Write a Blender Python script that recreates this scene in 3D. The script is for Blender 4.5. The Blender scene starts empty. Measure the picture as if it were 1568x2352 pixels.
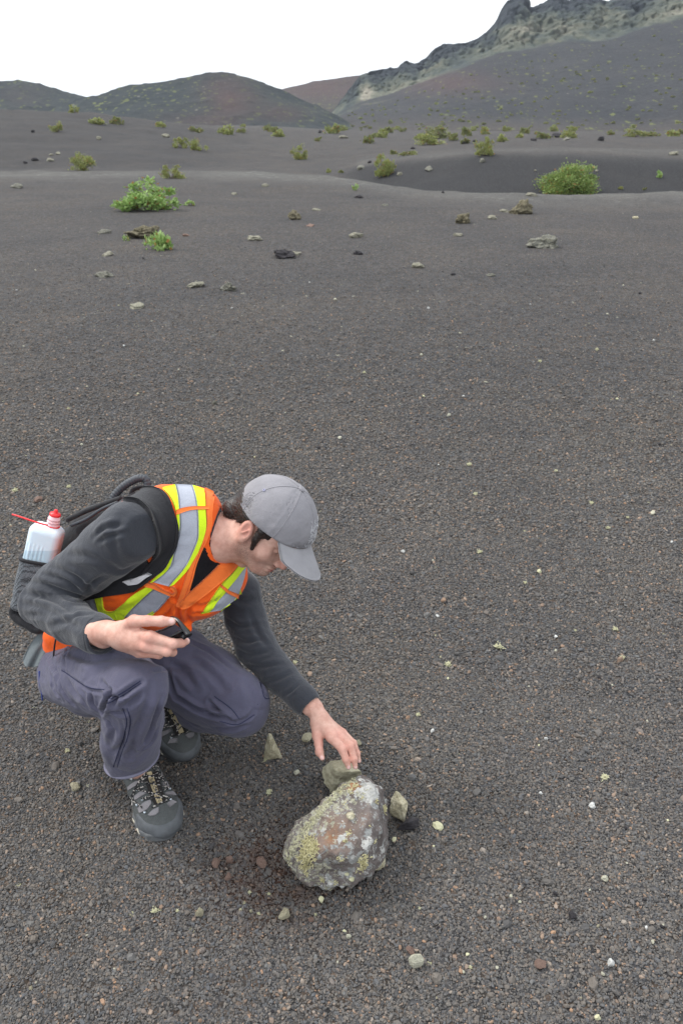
import bpy, bmesh, math, random
import numpy as np
from mathutils import Vector, Matrix
from mathutils.bvhtree import BVHTree

# ---------------------------------------------------------------- camera, sky, sun, exposure
S = bpy.context.scene
COL = S.collection
CAM_H = 1.55
TILT = math.radians(26.5)          # the camera looks down by this much
FPX = 1794.6                       # focal length in units of a 1568 x 2352 frame (18 mm on a 23.6 mm tall sensor)

cam_data = bpy.data.cameras.new('camera')
cam_data.sensor_fit = 'VERTICAL'
cam_data.sensor_height = 23.6
cam_data.sensor_width = 15.72
cam_data.lens = 18.0072
cam_data.clip_start = 0.05
cam_data.clip_end = 9000
cam_data.dof.use_dof = True
cam_data.dof.focus_distance = 1.9
cam_data.dof.aperture_fstop = 5.6
cam = bpy.data.objects.new('camera', cam_data)
COL.objects.link(cam)
cam.location = (0, 0, CAM_H)
cam.rotation_euler = (math.radians(90) - TILT, 0, 0)
S.camera = cam

SUN_EL, SUN_AZ = math.radians(52), math.radians(-65)      # azimuth clockwise from +Y
W = bpy.data.worlds.new('World'); S.world = W; W.use_nodes = True
nt = W.node_tree; nt.nodes.clear()
wo = nt.nodes.new('ShaderNodeOutputWorld'); bg = nt.nodes.new('ShaderNodeBackground')
sky = nt.nodes.new('ShaderNodeTexSky'); sky.sky_type = 'NISHITA'; sky.sun_disc = False
sky.sun_elevation = SUN_EL; sky.sun_rotation = SUN_AZ; sky.dust_density = 4.0
mix = nt.nodes.new('ShaderNodeMixRGB'); mix.inputs[0].default_value = 0.86     # overcast layer over the sky
cl_tc = nt.nodes.new('ShaderNodeTexCoord'); cl_n = nt.nodes.new('ShaderNodeTexNoise')
cl_n.inputs['Scale'].default_value = 2.2; cl_n.inputs['Detail'].default_value = 5
cl_r = nt.nodes.new('ShaderNodeValToRGB')
cl_r.color_ramp.elements[0].position = 0.3; cl_r.color_ramp.elements[0].color = (8.6, 9.1, 9.7, 1)
cl_r.color_ramp.elements[1].position = 0.7; cl_r.color_ramp.elements[1].color = (11.5, 11.8, 12.0, 1)
nt.links.new(cl_tc.outputs['Generated'], cl_n.inputs['Vector'])
nt.links.new(cl_n.outputs['Fac'], cl_r.inputs[0])
nt.links.new(sky.outputs[0], mix.inputs[1]); nt.links.new(cl_r.outputs[0], mix.inputs[2])
nt.links.new(mix.outputs[0], bg.inputs[0]); bg.inputs[1].default_value = 0.1
nt.links.new(bg.outputs[0], wo.inputs[0])

sd = bpy.data.lights.new('sun', 'SUN'); sd.energy = 1.5; sd.angle = math.radians(15); sd.color = (1.0, 0.97, 0.92)
sun = bpy.data.objects.new('sun', sd); COL.objects.link(sun)
sdir = Vector((math.sin(SUN_AZ)*math.cos(SUN_EL), math.cos(SUN_AZ)*math.cos(SUN_EL), math.sin(SUN_EL)))
sun.rotation_euler = sdir.to_track_quat('Z', 'Y').to_euler()
sun.location = (-4, 3, 8)

S.view_settings.view_transform = 'Standard'
S.view_settings.look = 'None'
S.view_settings.exposure = 0.8
S.view_settings.gamma = 1.0
S.view_settings.use_curve_mapping = False
S.cycles.max_bounces = 5
S.cycles.diffuse_bounces = 3
S.cycles.transparent_max_bounces = 8

# ---------------------------------------------------------------- measuring helpers (photo measurements -> places in the world)
CF = np.array([0, math.cos(TILT), -math.sin(TILT)])
CU = np.array([0, math.sin(TILT), math.cos(TILT)])
CR = np.array([1.0, 0, 0])
C0 = np.array([0, 0, CAM_H])
def ray(px, py): return CF + CR*((px-784)/FPX) - CU*((py-1176)/FPX)
def pd(px, py, d): return C0 + ray(px, py)*d
def pz(px, py, z):
    r = ray(px, py); return C0 + r*((z-CAM_H)/r[2])
def depth(p): return float((np.asarray(p)-C0) @ CF)
def rpx(n, p): return n*depth(p)/FPX          # a length read off the photo at the depth of p
def slope(px, py):
    r = ray(px, py); return r[2]/math.hypot(r[0], r[1])

# ---------------------------------------------------------------- objects
def tag(o, label=None, cat=None, group=None, kind=None):
    if label: o['label'] = label
    if cat: o['category'] = cat
    if group: o['group'] = group
    if kind: o['kind'] = kind
    return o
def empty(name, loc, rz=0):
    o = bpy.data.objects.new(name, None); COL.objects.link(o)
    o.location = tuple(float(v) for v in loc); o.rotation_euler = (0, 0, rz); o.empty_display_size = 0.1
    return o
def link_mesh(name, verts, faces, m, parent=None, smooth=True, attrs=None):
    """one mesh object; verts are world coordinates, kept in place under the parent"""
    verts = np.asarray(verts, float)
    org = np.zeros(3)
    if parent is None:
        org = verts.mean(0); org[2] = verts[:, 2].min()
    else:
        p = parent
        while p is not None:
            org = org + np.array(p.location); p = p.parent
    me = bpy.data.meshes.new(name)
    if isinstance(faces, np.ndarray) and faces.ndim == 2:
        k = faces.shape[1]; n = len(faces)
        me.vertices.add(len(verts)); me.vertices.foreach_set('co', (verts-org).astype(np.float32).ravel())
        me.loops.add(n*k); me.loops.foreach_set('vertex_index', faces.astype(np.int32).ravel())
        me.polygons.add(n); me.polygons.foreach_set('loop_start', np.arange(0, n*k, k, dtype=np.int32))
        me.polygons.foreach_set('loop_total', np.full(n, k, np.int32))
        me.update(calc_edges=True)
    else:
        me.from_pydata([tuple(v) for v in (verts-org)], [], [tuple(f) for f in faces])
    me.validate()
    if smooth: me.polygons.foreach_set('use_smooth', np.ones(len(me.polygons), bool))
    if attrs:
        for an, av in attrs.items():
            a = me.attributes.new(an, 'FLOAT', 'POINT'); a.data.foreach_set('value', np.asarray(av, np.float32))
    me.materials.append(m)
    o = bpy.data.objects.new(name, me); COL.objects.link(o)
    if parent is None: o.location = tuple(org)
    else: o.parent = parent
    return o

# ---------------------------------------------------------------- numpy noise
def _h(ix, iy, iz, s):
    n = (ix*374761393 + iy*668265263 + iz*2147483647 % 1000003*7919 + s*1442695041) & 0xffffffff
    n = ((n ^ (n >> 13))*1274126177) & 0xffffffff
    n = ((n ^ (n >> 16))*2246822519) & 0xffffffff
    return ((n ^ (n >> 15)) & 0xffff)/65535.0
def vnoise(p, s=0):
    p = np.asarray(p, float); i = np.floor(p).astype(np.int64); f = p-i; f = f*f*(3-2*f)
    x, y, z = i[..., 0], i[..., 1], i[..., 2]; u, v, w = f[..., 0], f[..., 1], f[..., 2]
    r = 0
    for dx in (0, 1):
        for dy in (0, 1):
            for dz in (0, 1):
                r = r + _h(x+dx, y+dy, z+dz, s)*(u if dx else 1-u)*(v if dy else 1-v)*(w if dz else 1-w)
    return r*2-1
def fbm(p, o=4, s=0, rough=0.5):
    a, t, q = 1.0, 0, np.asarray(p, float)
    for k in range(o):
        t = t + a*vnoise(q, s+k); a *= rough; q = q*2.03+17.1
    return t

# ---------------------------------------------------------------- signed distance shapes and a sparse mesher
def seg(p, a, b, ra, rb):
    a = np.asarray(a, float); b = np.asarray(b, float); ab = b-a; l2 = max(float(ab@ab), 1e-12)
    t = np.clip(((p-a)@ab)/l2, 0, 1)
    return np.linalg.norm(p-a-t[:, None]*ab, axis=1)-(ra+(rb-ra)*t)
def ball(p, c, r): return np.linalg.norm(p-np.asarray(c), axis=1)-r
def ell(p, c, M, rad):
    q = (p-np.asarray(c))@np.asarray(M).T; rad = np.asarray(rad, float)
    k0 = np.linalg.norm(q/rad, axis=1); k1 = np.linalg.norm(q/rad**2, axis=1)+1e-9
    return k0*(k0-1)/k1
def rbox(p, c, M, half, r):
    q = np.abs((p-np.asarray(c))@np.asarray(M).T)-(np.asarray(half)-r)
    return np.linalg.norm(np.maximum(q, 0), axis=1)+np.minimum(q.max(1), 0)-r
def smin(a, b, k):
    h = np.clip(0.5+0.5*(b-a)/k, 0, 1); return b*(1-h)+a*h-k*h*(1-h)
def smax(a, b, k): return -smin(-a, -b, k)
def chain(p, pts, rs, k=0.0):
    d = None
    for i in range(len(pts)-1):
        e = seg(p, pts[i], pts[i+1], rs[i], rs[i+1])
        d = e if d is None else (smin(d, e, k) if k > 0 else np.minimum(d, e))
    return d
def sdf_mesh(fn, lo, hi, h, slack=1.35):
    lo = np.asarray(lo, float); hi = np.asarray(hi, float)
    L = 5; H = h*2**L
    n = np.ceil((hi-lo)/H).astype(int)
    g = np.stack(np.meshgrid(*[np.arange(k) for k in n], indexing='ij'), -1).reshape(-1, 3)
    off = np.array([[i, j, k] for i in (0, 1) for j in (0, 1) for k in (0, 1)])
    for lv in range(L, -1, -1):
        s = h*2**lv
        c = lo+(g+0.5)*s
        keep = np.abs(fn(c)) < s*0.87*slack+h*0.4
        g = g[keep]
        if lv: g = (g[:, None, :]*2+off[None]).reshape(-1, 3)
    B = np.int64(1 << 20)
    key = lambda q: (q[..., 0].astype(np.int64)*B+q[..., 1])*B+q[..., 2]
    ck = key(g[:, None, :]+off[None])
    uk, inv = np.unique(ck.ravel(), return_inverse=True); inv = inv.reshape(ck.shape)
    cc = np.stack([uk//(B*B), (uk//B) % B, uk % B], -1)
    val = fn(lo+cc*h)
    v8 = val[inv]; ins = v8 < 0
    act = ins.any(1) & ~ins.all(1)
    g = g[act]; v8 = v8[act]; inv = inv[act]
    gk = key(g); o = np.argsort(gk); g = g[o]; gk = gk[o]; v8 = v8[o]; inv = inv[o]
    edges = [(a, b) for a in range(8) for b in range(a+1, 8) if np.abs(off[a]-off[b]).sum() == 1]
    acc = np.zeros((len(g), 3)); cnt = np.zeros(len(g))
    for a, b in edges:
        x = (v8[:, a] < 0) != (v8[:, b] < 0)
        t = v8[:, a]/(v8[:, a]-v8[:, b]+1e-12)
        pt = off[a]+(off[b]-off[a])*t[:, None]
        acc[x] += pt[x]; cnt[x] += 1
    V = lo+(g+acc/cnt[:, None])*h
    F = []
    for ax in range(3):
        e = np.zeros(3, int); e[ax] = 1; b1 = np.zeros(3, int); b1[(ax+1) % 3] = 1; b2 = np.zeros(3, int); b2[(ax+2) % 3] = 1
        ia = 0; ib = int(np.where((off == e).all(1))[0][0])
        x = (v8[:, ia] < 0) != (v8[:, ib] < 0)
        gg = g[x]; flip = v8[x, ia] >= 0
        q = [key(gg), key(gg-b1), key(gg-b1-b2), key(gg-b2)]
        idx = [np.clip(np.searchsorted(gk, k), 0, len(gk)-1) for k in q]
        ok = np.ones(len(gg), bool)
        for k, i in zip(q, idx): ok &= gk[i] == k
        f = np.stack(idx, -1)[ok]; fl = flip[ok]
        f[fl] = f[fl][:, ::-1]
        F.append(f)
    F = np.concatenate(F)
    return V, F
def normals(V, F):
    a = V[F[:, 2]]-V[F[:, 0]]; b = V[F[:, 3 % F.shape[1]]]-V[F[:, 1]]
    n = np.cross(a, b); N = np.zeros_like(V)
    for k in range(F.shape[1]): np.add.at(N, F[:, k], n)
    return N/(np.linalg.norm(N, axis=1)[:, None]+1e-12)
def smooth_mesh(V, F, it=2, lam=0.5):
    for _ in range(it):
        acc = np.zeros_like(V); cnt = np.zeros(len(V))
        for k in range(F.shape[1]):
            a, b = F[:, k], F[:, (k+1) % F.shape[1]]
            np.add.at(acc, a, V[b]); np.add.at(acc, b, V[a]); np.add.at(cnt, a, 1); np.add.at(cnt, b, 1)
        V = V+lam*(acc/np.maximum(cnt, 1)[:, None]-V)
    return V
def bvh_of(*mf):
    vs, fs, n = [], [], 0
    for V, F in mf:
        vs += [tuple(v) for v in V]; fs += [tuple(int(i)+n for i in f) for f in F]; n += len(V)
    return BVHTree.FromPolygons(vs, fs)
def hit(bvh, px, py, dguess=None):
    """the point of a surface seen at a measured place of the photo, and its normal"""
    r = Vector(ray(px, py)); loc, nor, _, _ = bvh.ray_cast(Vector(C0), r.normalized())
    if loc is None or (dguess and abs(depth(np.array(loc))-dguess) > 0.25):
        loc, nor, _, _ = bvh.find_nearest(Vector(pd(px, py, dguess or 1.85)))
    if nor.dot(r) > 0: nor = -nor
    return np.array(loc), np.array(nor)
def resample(pts, n):
    """n points along a smooth (Catmull-Rom) curve through pts"""
    pts = np.asarray(pts, float)
    if len(pts) == 2:
        t = np.linspace(0, 1, n)[:, None]; return pts[0]*(1-t)+pts[1]*t
    P = np.vstack([2*pts[0]-pts[1], pts, 2*pts[-1]-pts[-2]]); out = []
    for i in range(1, len(P)-2):
        for t in np.linspace(0, 1, 12, endpoint=False):
            out.append(0.5*((2*P[i])+(-P[i-1]+P[i+1])*t+(2*P[i-1]-5*P[i]+4*P[i+1]-P[i+2])*t*t+(-P[i-1]+3*P[i]-3*P[i+1]+P[i+2])*t**3))
    out.append(pts[-1]); out = np.array(out)
    d = np.r_[0, np.cumsum(np.linalg.norm(np.diff(out, axis=0), axis=1))]
    s = np.linspace(0, d[-1], n)
    return np.stack([np.interp(s, d, out[:, k]) for k in range(out.shape[1])], -1)
def grid_faces(n, m, flip=False):
    i, j = np.meshgrid(np.arange(n-1), np.arange(m-1), indexing='ij')
    a = (i*m+j).ravel(); f = np.stack([a, a+1, a+m+1, a+m], -1)
    return f[:, ::-1] if flip else f
def slab(P, N, n, m, t0, t1):
    """closed thin body over an n x m grid of points P with normals N, between offsets t0 and t1"""
    top = P+N*t1; bot = P+N*t0
    V = np.vstack([top, bot]); k = n*m
    F = [grid_faces(n, m), grid_faces(n, m, True)+k]
    rim = [(i*m) for i in range(n)]+[(n-1)*m+j for j in range(1, m)]+[(i*m+m-1) for i in range(n-2, -1, -1)]+[j for j in range(m-2, 0, -1)]
    rim = np.array(rim); nx = np.roll(rim, -1)
    F.append(np.stack([rim, rim+k, nx+k, nx], -1))
    return V, np.concatenate(F)
def lap_grid(P, n, m, it):
    G = P.reshape(n, m, 3).copy()
    for _ in range(it):
        Q = G.copy()
        Q[1:-1] = 0.5*G[1:-1]+0.25*(G[:-2]+G[2:]); G = Q.copy()
        if m > 2: Q[:, 1:-1] = 0.5*G[:, 1:-1]+0.25*(G[:, :-2]+G[:, 2:]); G = Q
    return G.reshape(-1, 3)
def patch(bvh, left, right, t0, t1, n=40, m=9, dg=None, sm=2, wav=0.0):
    """a thin piece of cloth laid on a surface between two measured edges"""
    A = resample(left, n); Bq = resample(right, n); P, N = [], []
    for i in range(n):
        for j in range(m):
            q = A[i]+(Bq[i]-A[i])*j/(m-1); a, b = hit(bvh, q[0], q[1], dg); P.append(a); N.append(b)
    P = np.array(P); N = np.array(N)
    P = lap_grid(P, n, m, sm); N = lap_grid(N, n, m, 4); N /= np.linalg.norm(N, axis=1)[:, None]+1e-9
    if wav: P = P+N*(wav*fbm(P*28, 2, 5))[:, None]
    return slab(P, N, n, m, t0, t1)
def tube(P, r, k=8, caps=True, sq=1.0):
    """a tube along points P; r a number or one radius per point"""
    P = np.asarray(P, float); n = len(P); r = np.broadcast_to(np.asarray(r, float), (n,))
    T = np.gradient(P, axis=0); T /= np.linalg.norm(T, axis=1)[:, None]+1e-12
    u = np.cross(T[0], [0.3, 0.2, 0.93]); u /= np.linalg.norm(u)+1e-12; V = []
    for i in range(n):
        u = u-T[i]*(u@T[i]); u /= np.linalg.norm(u)+1e-12; w = np.cross(T[i], u)
        for j in range(k):
            a = 2*math.pi*j/k; V.append(P[i]+r[i]*(u*math.cos(a)+w*math.sin(a)*sq))
    F = [(i*k+j, i*k+(j+1) % k, (i+1)*k+(j+1) % k, (i+1)*k+j) for i in range(n-1) for j in range(k)]
    if caps:
        V += [P[0], P[-1]]; a, b = len(V)-2, len(V)-1
        F += [(a, (j+1) % k, j, j) for j in range(k)]; F += [(b, (n-1)*k+j, (n-1)*k+(j+1) % k, (n-1)*k+(j+1) % k) for j in range(k)]
        F = [f[:3] if f[2] == f[3] else f for f in F]
    return np.array(V), F
def join(parts):
    V, F, n = [], [], 0
    for v, f in parts:
        V.append(np.asarray(v)); F += [tuple(int(i)+n for i in q) for q in f]; n += len(v)
    return np.vstack(V), F

# ---------------------------------------------------------------- materials
def mat(name):
    m = bpy.data.materials.new(name); m.use_nodes = True
    n = m.node_tree; b = n.nodes['Principled BSDF']
    return m, n, b
def nd(n, t, **kw):
    x = n.nodes.new(t)
    for k, v in kw.items():
        if k in x.inputs.keys(): x.inputs[k].default_value = v
        else: setattr(x, k, v)
    return x
def coords(n, scale=(1, 1, 1), kind='Object'):
    tc = nd(n, 'ShaderNodeTexCoord'); mp = nd(n, 'ShaderNodeMapping'); mp.inputs['Scale'].default_value = scale
    n.links.new(tc.outputs[kind], mp.inputs[0]); return mp.outputs[0]
def noise(n, vec, scale, detail=4, rough=0.5, dist=0.0):
    x = nd(n, 'ShaderNodeTexNoise'); x.inputs['Scale'].default_value = scale; x.inputs['Detail'].default_value = detail
    x.inputs['Roughness'].default_value = rough; x.inputs['Distortion'].default_value = dist
    n.links.new(vec, x.inputs['Vector']); return x.outputs['Fac']
def voro(n, vec, scale, feature='F1', out='Distance', rnd=1.0):
    x = nd(n, 'ShaderNodeTexVoronoi'); x.feature = feature; x.inputs['Scale'].default_value = scale
    x.inputs['Randomness'].default_value = rnd
    n.links.new(vec, x.inputs['Vector']); return x.outputs[out]
def ramp(n, fac, stops, interp='LINEAR'):
    r = nd(n, 'ShaderNodeValToRGB'); r.color_ramp.interpolation = interp
    e = r.color_ramp.elements
    while len(e) > 1: e.remove(e[-1])
    for i, (p, c) in enumerate(stops):
        if not hasattr(c, '__len__'): c = (c, c, c)
        q = e[0] if i == 0 else e.new(p)
        q.position = p; q.color = (*c[:3], 1)
    n.links.new(fac, r.inputs[0]); return r.outputs[0]
def mixc(n, fac, a, b, mode='MIX'):
    x = nd(n, 'ShaderNodeMixRGB', blend_type=mode)
    for i, v in ((0, fac), (1, a), (2, b)):
        if isinstance(v, (int, float)): x.inputs[i].default_value = v if i == 0 else (v, v, v, 1)
        elif isinstance(v, tuple): x.inputs[i].default_value = (*v[:3], 1)
        else: n.links.new(v, x.inputs[i])
    return x.outputs[0]
def mth(n, op, a, b=None, c=None):
    x = nd(n, 'ShaderNodeMath', operation=op)
    for i, v in enumerate((a, b, c)):
        if v is None: continue
        if isinstance(v, (int, float)): x.inputs[i].default_value = v
        else: n.links.new(v, x.inputs[i])
    return x.outputs[0]
def attr(n, name):
    return nd(n, 'ShaderNodeAttribute', attribute_name=name).outputs['Fac']
def bump(n, b, h, strength=0.3, dist=0.002, prev=None):
    x = nd(n, 'ShaderNodeBump'); x.inputs['Strength'].default_value = strength; x.inputs['Distance'].default_value = dist
    n.links.new(h, x.inputs['Height'])
    if prev is not None: n.links.new(prev, x.inputs['Normal'])
    n.links.new(x.outputs[0], b.inputs['Normal']); return x.outputs[0]
def setc(n, b, c):
    if isinstance(c, tuple): b.inputs['Base Color'].default_value = (*c, 1)
    else: n.links.new(c, b.inputs['Base Color'])
def cloth(name, col, rough=0.85, weave=900, var=0.18, sheen=0.0, bs=0.35, big=9, wrinkle=0.45):
    m, n, b = mat(name); v = coords(n)
    a = noise(n, v, big, 4); f = noise(n, v, weave, 2)
    dark = tuple(c*(1-var) for c in col); lite = tuple(min(1, c*(1+var)) for c in col)
    c = ramp(n, a, [(0.3, dark), (0.7, lite)])
    c = mixc(n, 0.35, c, ramp(n, f, [(0.3, tuple(x*0.7 for x in col)), (0.7, tuple(min(1, x*1.3) for x in col))]))
    setc(n, b, c); b.inputs['Roughness'].default_value = rough
    b.inputs['Sheen Weight'].default_value = sheen; b.inputs['Specular IOR Level'].default_value = 0.25
    h = mth(n, 'ADD', f, mth(n, 'MULTIPLY', noise(n, v, 120, 3), 1.5)); b1 = bump(n, b, noise(n, v, 26, 5, 0.55, 1.2), wrinkle, 0.006)
    bump(n, b, h, bs, 0.0012, b1)
    return m
def plain(name, col, rough=0.5, spec=0.5, var=0.12, scale=60, metallic=0.0, bs=0.1):
    m, n, b = mat(name); v = coords(n); a = noise(n, v, scale, 4)
    setc(n, b, ramp(n, a, [(0.3, tuple(c*(1-var) for c in col)), (0.7, tuple(min(1, c*(1+var)) for c in col))]))
    b.inputs['Roughness'].default_value = rough; b.inputs['Specular IOR Level'].default_value = spec
    b.inputs['Metallic'].default_value = metallic; bump(n, b, a, bs, 0.002); return m

# ---------------------------------------------------------------- terrain: one height function, read by the ground sheet and by everything placed on it
TX = [-1500, -400, 0, 200, 400, 600, 700, 780, 850, 950, 1100, 1300, 1568, 1900, 3000]
Y1 = [399, 396, 394, 394, 394, 396, 400, 407, 416, 429, 440, 445, 440, 436, 430]
D1 = [392, 389, 388, 388, 387, 384, 382, 394, 371, 356, 347, 345, 350, 356, 360]
D2 = [340, 322, 320, 322, 330, 345, 350, 350, 347, 337, 332, 331, 336, 342, 345]
D3 = [262, 256, 252, 255, 284, 312, 322, 325, 325, 322, 320, 320, 324, 328, 330]
D4 = [285, 280, 276, 276, 284, 298, 304, 309, 310, 309, 309, 309, 311, 314, 318]
D5 = [290, 288, 287, 288, 290, 294, 298, 300, 301, 301, 301, 302, 303, 306, 308]
XG = np.arange(-1500, 3001, 15.0)
def _tab(y):
    v = np.interp(XG, TX, y); k = np.exp(-0.5*(np.arange(-8, 9)/2.2)**2); k /= k.sum()
    return np.convolve(np.pad(v, 8, mode='edge'), k, 'valid')
_y1, _d1, _d2, _d3, _d4, _d5 = [_tab(v) for v in (Y1, D1, D2, D3, D4, D5)]
RG = np.exp(np.linspace(math.log(2), math.log(3200), 900))
ZT = np.zeros((len(XG), len(RG)))
for i, X in enumerate(XG):
    rc_ = float(np.clip(-CAM_H/slope(X, _y1[i]), 12, 34))
    dip = np.interp(X, [700, 900], [0.25, 0.85])
    rr = [2, rc_*0.93, rc_*1.02, rc_+3, rc_+6, rc_+11, 56, 82, 120, 180, 320, 700, 3200]
    z = [0, 0, -0.02, -dip*0.7, -dip] + [CAM_H+q*slope(X, y) for q, y in ((rc_+11, _d1[i]), (56, _d2[i]), (82, _d3[i]), (120, _d4[i]), (180, _d5[i]))] + list(np.interp(X, [600, 860], [0.6, -1.6])*np.ones(1))+list(np.interp(X, [600, 860], [1.0, -4.0])*np.ones(1))+[1.2]
    v = np.interp(RG, rr, z)
    k = np.exp(-0.5*(np.arange(-9, 10)/3.2)**2); k /= k.sum()
    ZT[i] = np.convolve(np.pad(v, 9, mode='edge'), k, 'valid')
def tz(x, y):
    x = np.asarray(x, float); y = np.asarray(y, float); r = np.hypot(x, y)
    X = np.clip(784+FPX*x/np.maximum(y*math.cos(TILT)+CAM_H*math.sin(TILT), 0.3), -1499, 2999)
    u = (X+1500)/15.0; i = np.floor(u).astype(int); fu = u-i
    w = np.clip((np.log(np.maximum(r, 2.001))-math.log(2))/(math.log(3200)-math.log(2))*(len(RG)-1), 0, len(RG)-1.001)
    j = np.floor(w).astype(int); fw = w-j
    z = (ZT[i, j]*(1-fu)+ZT[i+1, j]*fu)*(1-fw)+(ZT[i, j+1]*(1-fu)+ZT[i+1, j+1]*fu)*fw
    P = np.stack([x, y, 0*x], -1)
    far = np.clip((r-3)/12, 0, 1)
    z = z+far*(0.035*fbm(P*0.35, 3, 11)+0.012*fbm(P*1.7, 2, 4))*np.clip(r/18, 0.3, 3.0)
    near = 0.010*fbm(P*2.3+5, 3, 21)*np.clip((r-0.2)/1.0, 0, 1)*(1-far)
    hole = -0.014*np.exp(-(((x+0.115)/0.10)**2+((y-1.22)/0.10)**2))      # scuffed hollow left of the boulder
    return z+near+hole
def tzf(x, y): return float(tz(np.array([x]), np.array([y]))[0])
def onground(px, py):
    """where the line of sight of a measured place meets the terrain"""
    r = ray(px, py); r = r/np.linalg.norm(r)
    t = np.exp(np.linspace(math.log(0.8), math.log(1500), 1400)); P = C0+t[:, None]*r
    s = P[:, 2]-tz(P[:, 0], P[:, 1]); k = np.where(s < 0)[0]
    if not len(k): return P[-1]
    k = k[0]
    a, b = t[max(k-1, 0)], t[k]
    for _ in range(22):
        c = (a+b)/2; q = C0+c*r
        if q[2] < tzf(q[0], q[1]): b = c
        else: a = c
    q = C0+b*r; q[2] = tzf(q[0], q[1]); return q

def ground_material():
    m, n, b = mat('lapilli_ground'); v = coords(n)
    base = ramp(n, noise(n, v, 0.55, 6, 0.65), [(0.3, (0.054, 0.053, 0.053)), (0.5, (0.064, 0.061, 0.059)), (0.68, (0.075, 0.069, 0.063))])
    grain = ramp(n, voro(n, v, 95, out='Color'), [(0.1, 0.35), (0.45, 0.85), (0.8, 1.25), (0.97, 2.2)])
    hue = ramp(n, voro(n, v, 61, out='Color'), [(0.2, (0.9, 0.97, 1.1)), (0.6, (1, 1, 1)), (0.9, (1.35, 1.0, 0.75))])
    c = mixc(n, 0.85, base, grain, 'MULTIPLY'); c = mixc(n, 0.8, c, hue, 'MULTIPLY')
    g2 = ramp(n, voro(n, v, 23, out='Color'), [(0.1, 0.7), (0.5, 1.0), (0.95, 1.35)]); c = mixc(n, 0.8, c, g2, 'MULTIPLY')
    # pale crumbs: rare cells of a coarse pattern, only their centres
    for sc, th, rad, colr, seed in ((22, 0.90, 0.13, (0.33, 0.32, 0.20), 0.0), (9, 0.86, 0.08, (0.36, 0.35, 0.26), 3.1), (3.1, 0.75, 0.05, (0.30, 0.29, 0.22), 7.7), (14, 0.86, 0.14, (0.015, 0.015, 0.017), 12.3)):
        mp = nd(n, 'ShaderNodeMapping'); mp.inputs['Location'].default_value = (seed, seed, 0); n.links.new(v, mp.inputs[0])
        col = voro(n, mp.outputs[0], sc, out='Color'); dst = mth(n, 'ADD', voro(n, mp.outputs[0], sc), mth(n, 'MULTIPLY', mth(n, 'SUBTRACT', noise(n, v, 70, 2), 0.5), rad*2.4))
        sp = nd(n, 'ShaderNodeSeparateColor'); n.links.new(col, sp.inputs[0])
        f = mth(n, 'MULTIPLY', mth(n, 'GREATER_THAN', sp.outputs[0], th), mth(n, 'LESS_THAN', dst, rad))
        f = mth(n, 'MULTIPLY', f, mth(n, 'GREATER_THAN', sp.outputs[1], 0.35))
        c = mixc(n, f, c, colr)
    # bare crest: more weathered, paler grit
    c = mixc(n, mth(n, 'MULTIPLY', attr(n, 'crest'), 0.75), c, mixc(n, 1.0, mixc(n, 0.5, grain, ramp(n, voro(n, v, 8, out='Color'), [(0.3, 0.7), (0.8, 1.2), (0.95, 2.6)])), (0.125, 0.123, 0.115), 'MULTIPLY'))
    c = mixc(n, mth(n, 'MULTIPLY', attr(n, 'slipface'), 0.8), c, mixc(n, 1.0, grain, (0.033, 0.034, 0.037), 'MULTIPLY'))  # shade of the dune faces turned from the light, put into the colour
    c = mixc(n, mth(n, 'MULTIPLY', attr(n, 'scuff'), 0.8), c, mixc(n, 1.0, grain, (0.045, 0.022, 0.014), 'MULTIPLY'))
    setc(n, b, c); b.inputs['Roughness'].default_value = 0.95; b.inputs['Specular IOR Level'].default_value = 0.15
    h = mth(n, 'ADD', mth(n, 'MULTIPLY', voro(n, v, 95), -0.9), mth(n, 'MULTIPLY', noise(n, v, 30, 4), 1.2))
    bump(n, b, h, 0.9, 0.006)
    return m
M_GROUND = ground_material()

def build_ground():
    th = np.r_[np.linspace(-math.pi, -0.75, 40)[:-1], np.linspace(-0.75, 0.75, 420), np.linspace(0.75, math.pi, 40)[1:]]
    rr = np.r_[0.0, np.exp(np.linspace(math.log(0.25), math.log(3000), 620))]
    R_, T_ = np.meshgrid(rr, th, indexing='ij'); x = R_*np.sin(T_); y = R_*np.cos(T_)
    V = np.stack([x.ravel(), y.ravel(), tz(x.ravel(), y.ravel())], -1)
    F = grid_faces(len(rr), len(th), True)
    X = 784+FPX*V[:, 0]/np.maximum(V[:, 1]*math.cos(TILT)+0.69, 0.3); r = np.hypot(V[:, 0], V[:, 1])
    rcv = np.interp(np.clip(X, -1500, 3000), XG, [float(np.clip(-CAM_H/slope(a, b), 12, 34)) for a, b in zip(XG, _y1)])
    ok = V[:, 1] > 0.5
    crest = np.exp(-((r-rcv*0.97)/(rcv*0.11))**2)*ok+0.5*np.exp(-((r-rcv-13)/4.0)**2)*(X > 820)*ok
    crest = crest*(0.75+0.25*fbm(V*0.8, 3, 8))
    slip = np.clip((r-rcv-1.0)/1.5, 0, 1)*np.clip((rcv+11.3-r)/1.2, 0, 1)*np.clip((X-770)/60, 0, 1)*ok  # painted shade on the right bank's face
    P = V.copy(); P[:, 2] = 0
    dd = ((V[:, 0]+0.17)/0.17)**2+((V[:, 1]-1.24)/0.15)**2
    scuff = np.clip(np.exp(-dd)*1.3+0.35*fbm(P*14, 3, 2)*np.exp(-dd*0.5), 0, 1)
    slip = np.maximum(slip, .5*np.clip((r-36)/6, 0, 1)*np.clip((88-r)/8, 0, 1)*np.clip((620-X)/200, 0, 1)*ok)  # weaker painted shade on the long left dune
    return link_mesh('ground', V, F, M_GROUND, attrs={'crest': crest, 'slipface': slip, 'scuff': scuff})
g = build_ground(); tag(g, kind='structure')

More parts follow.
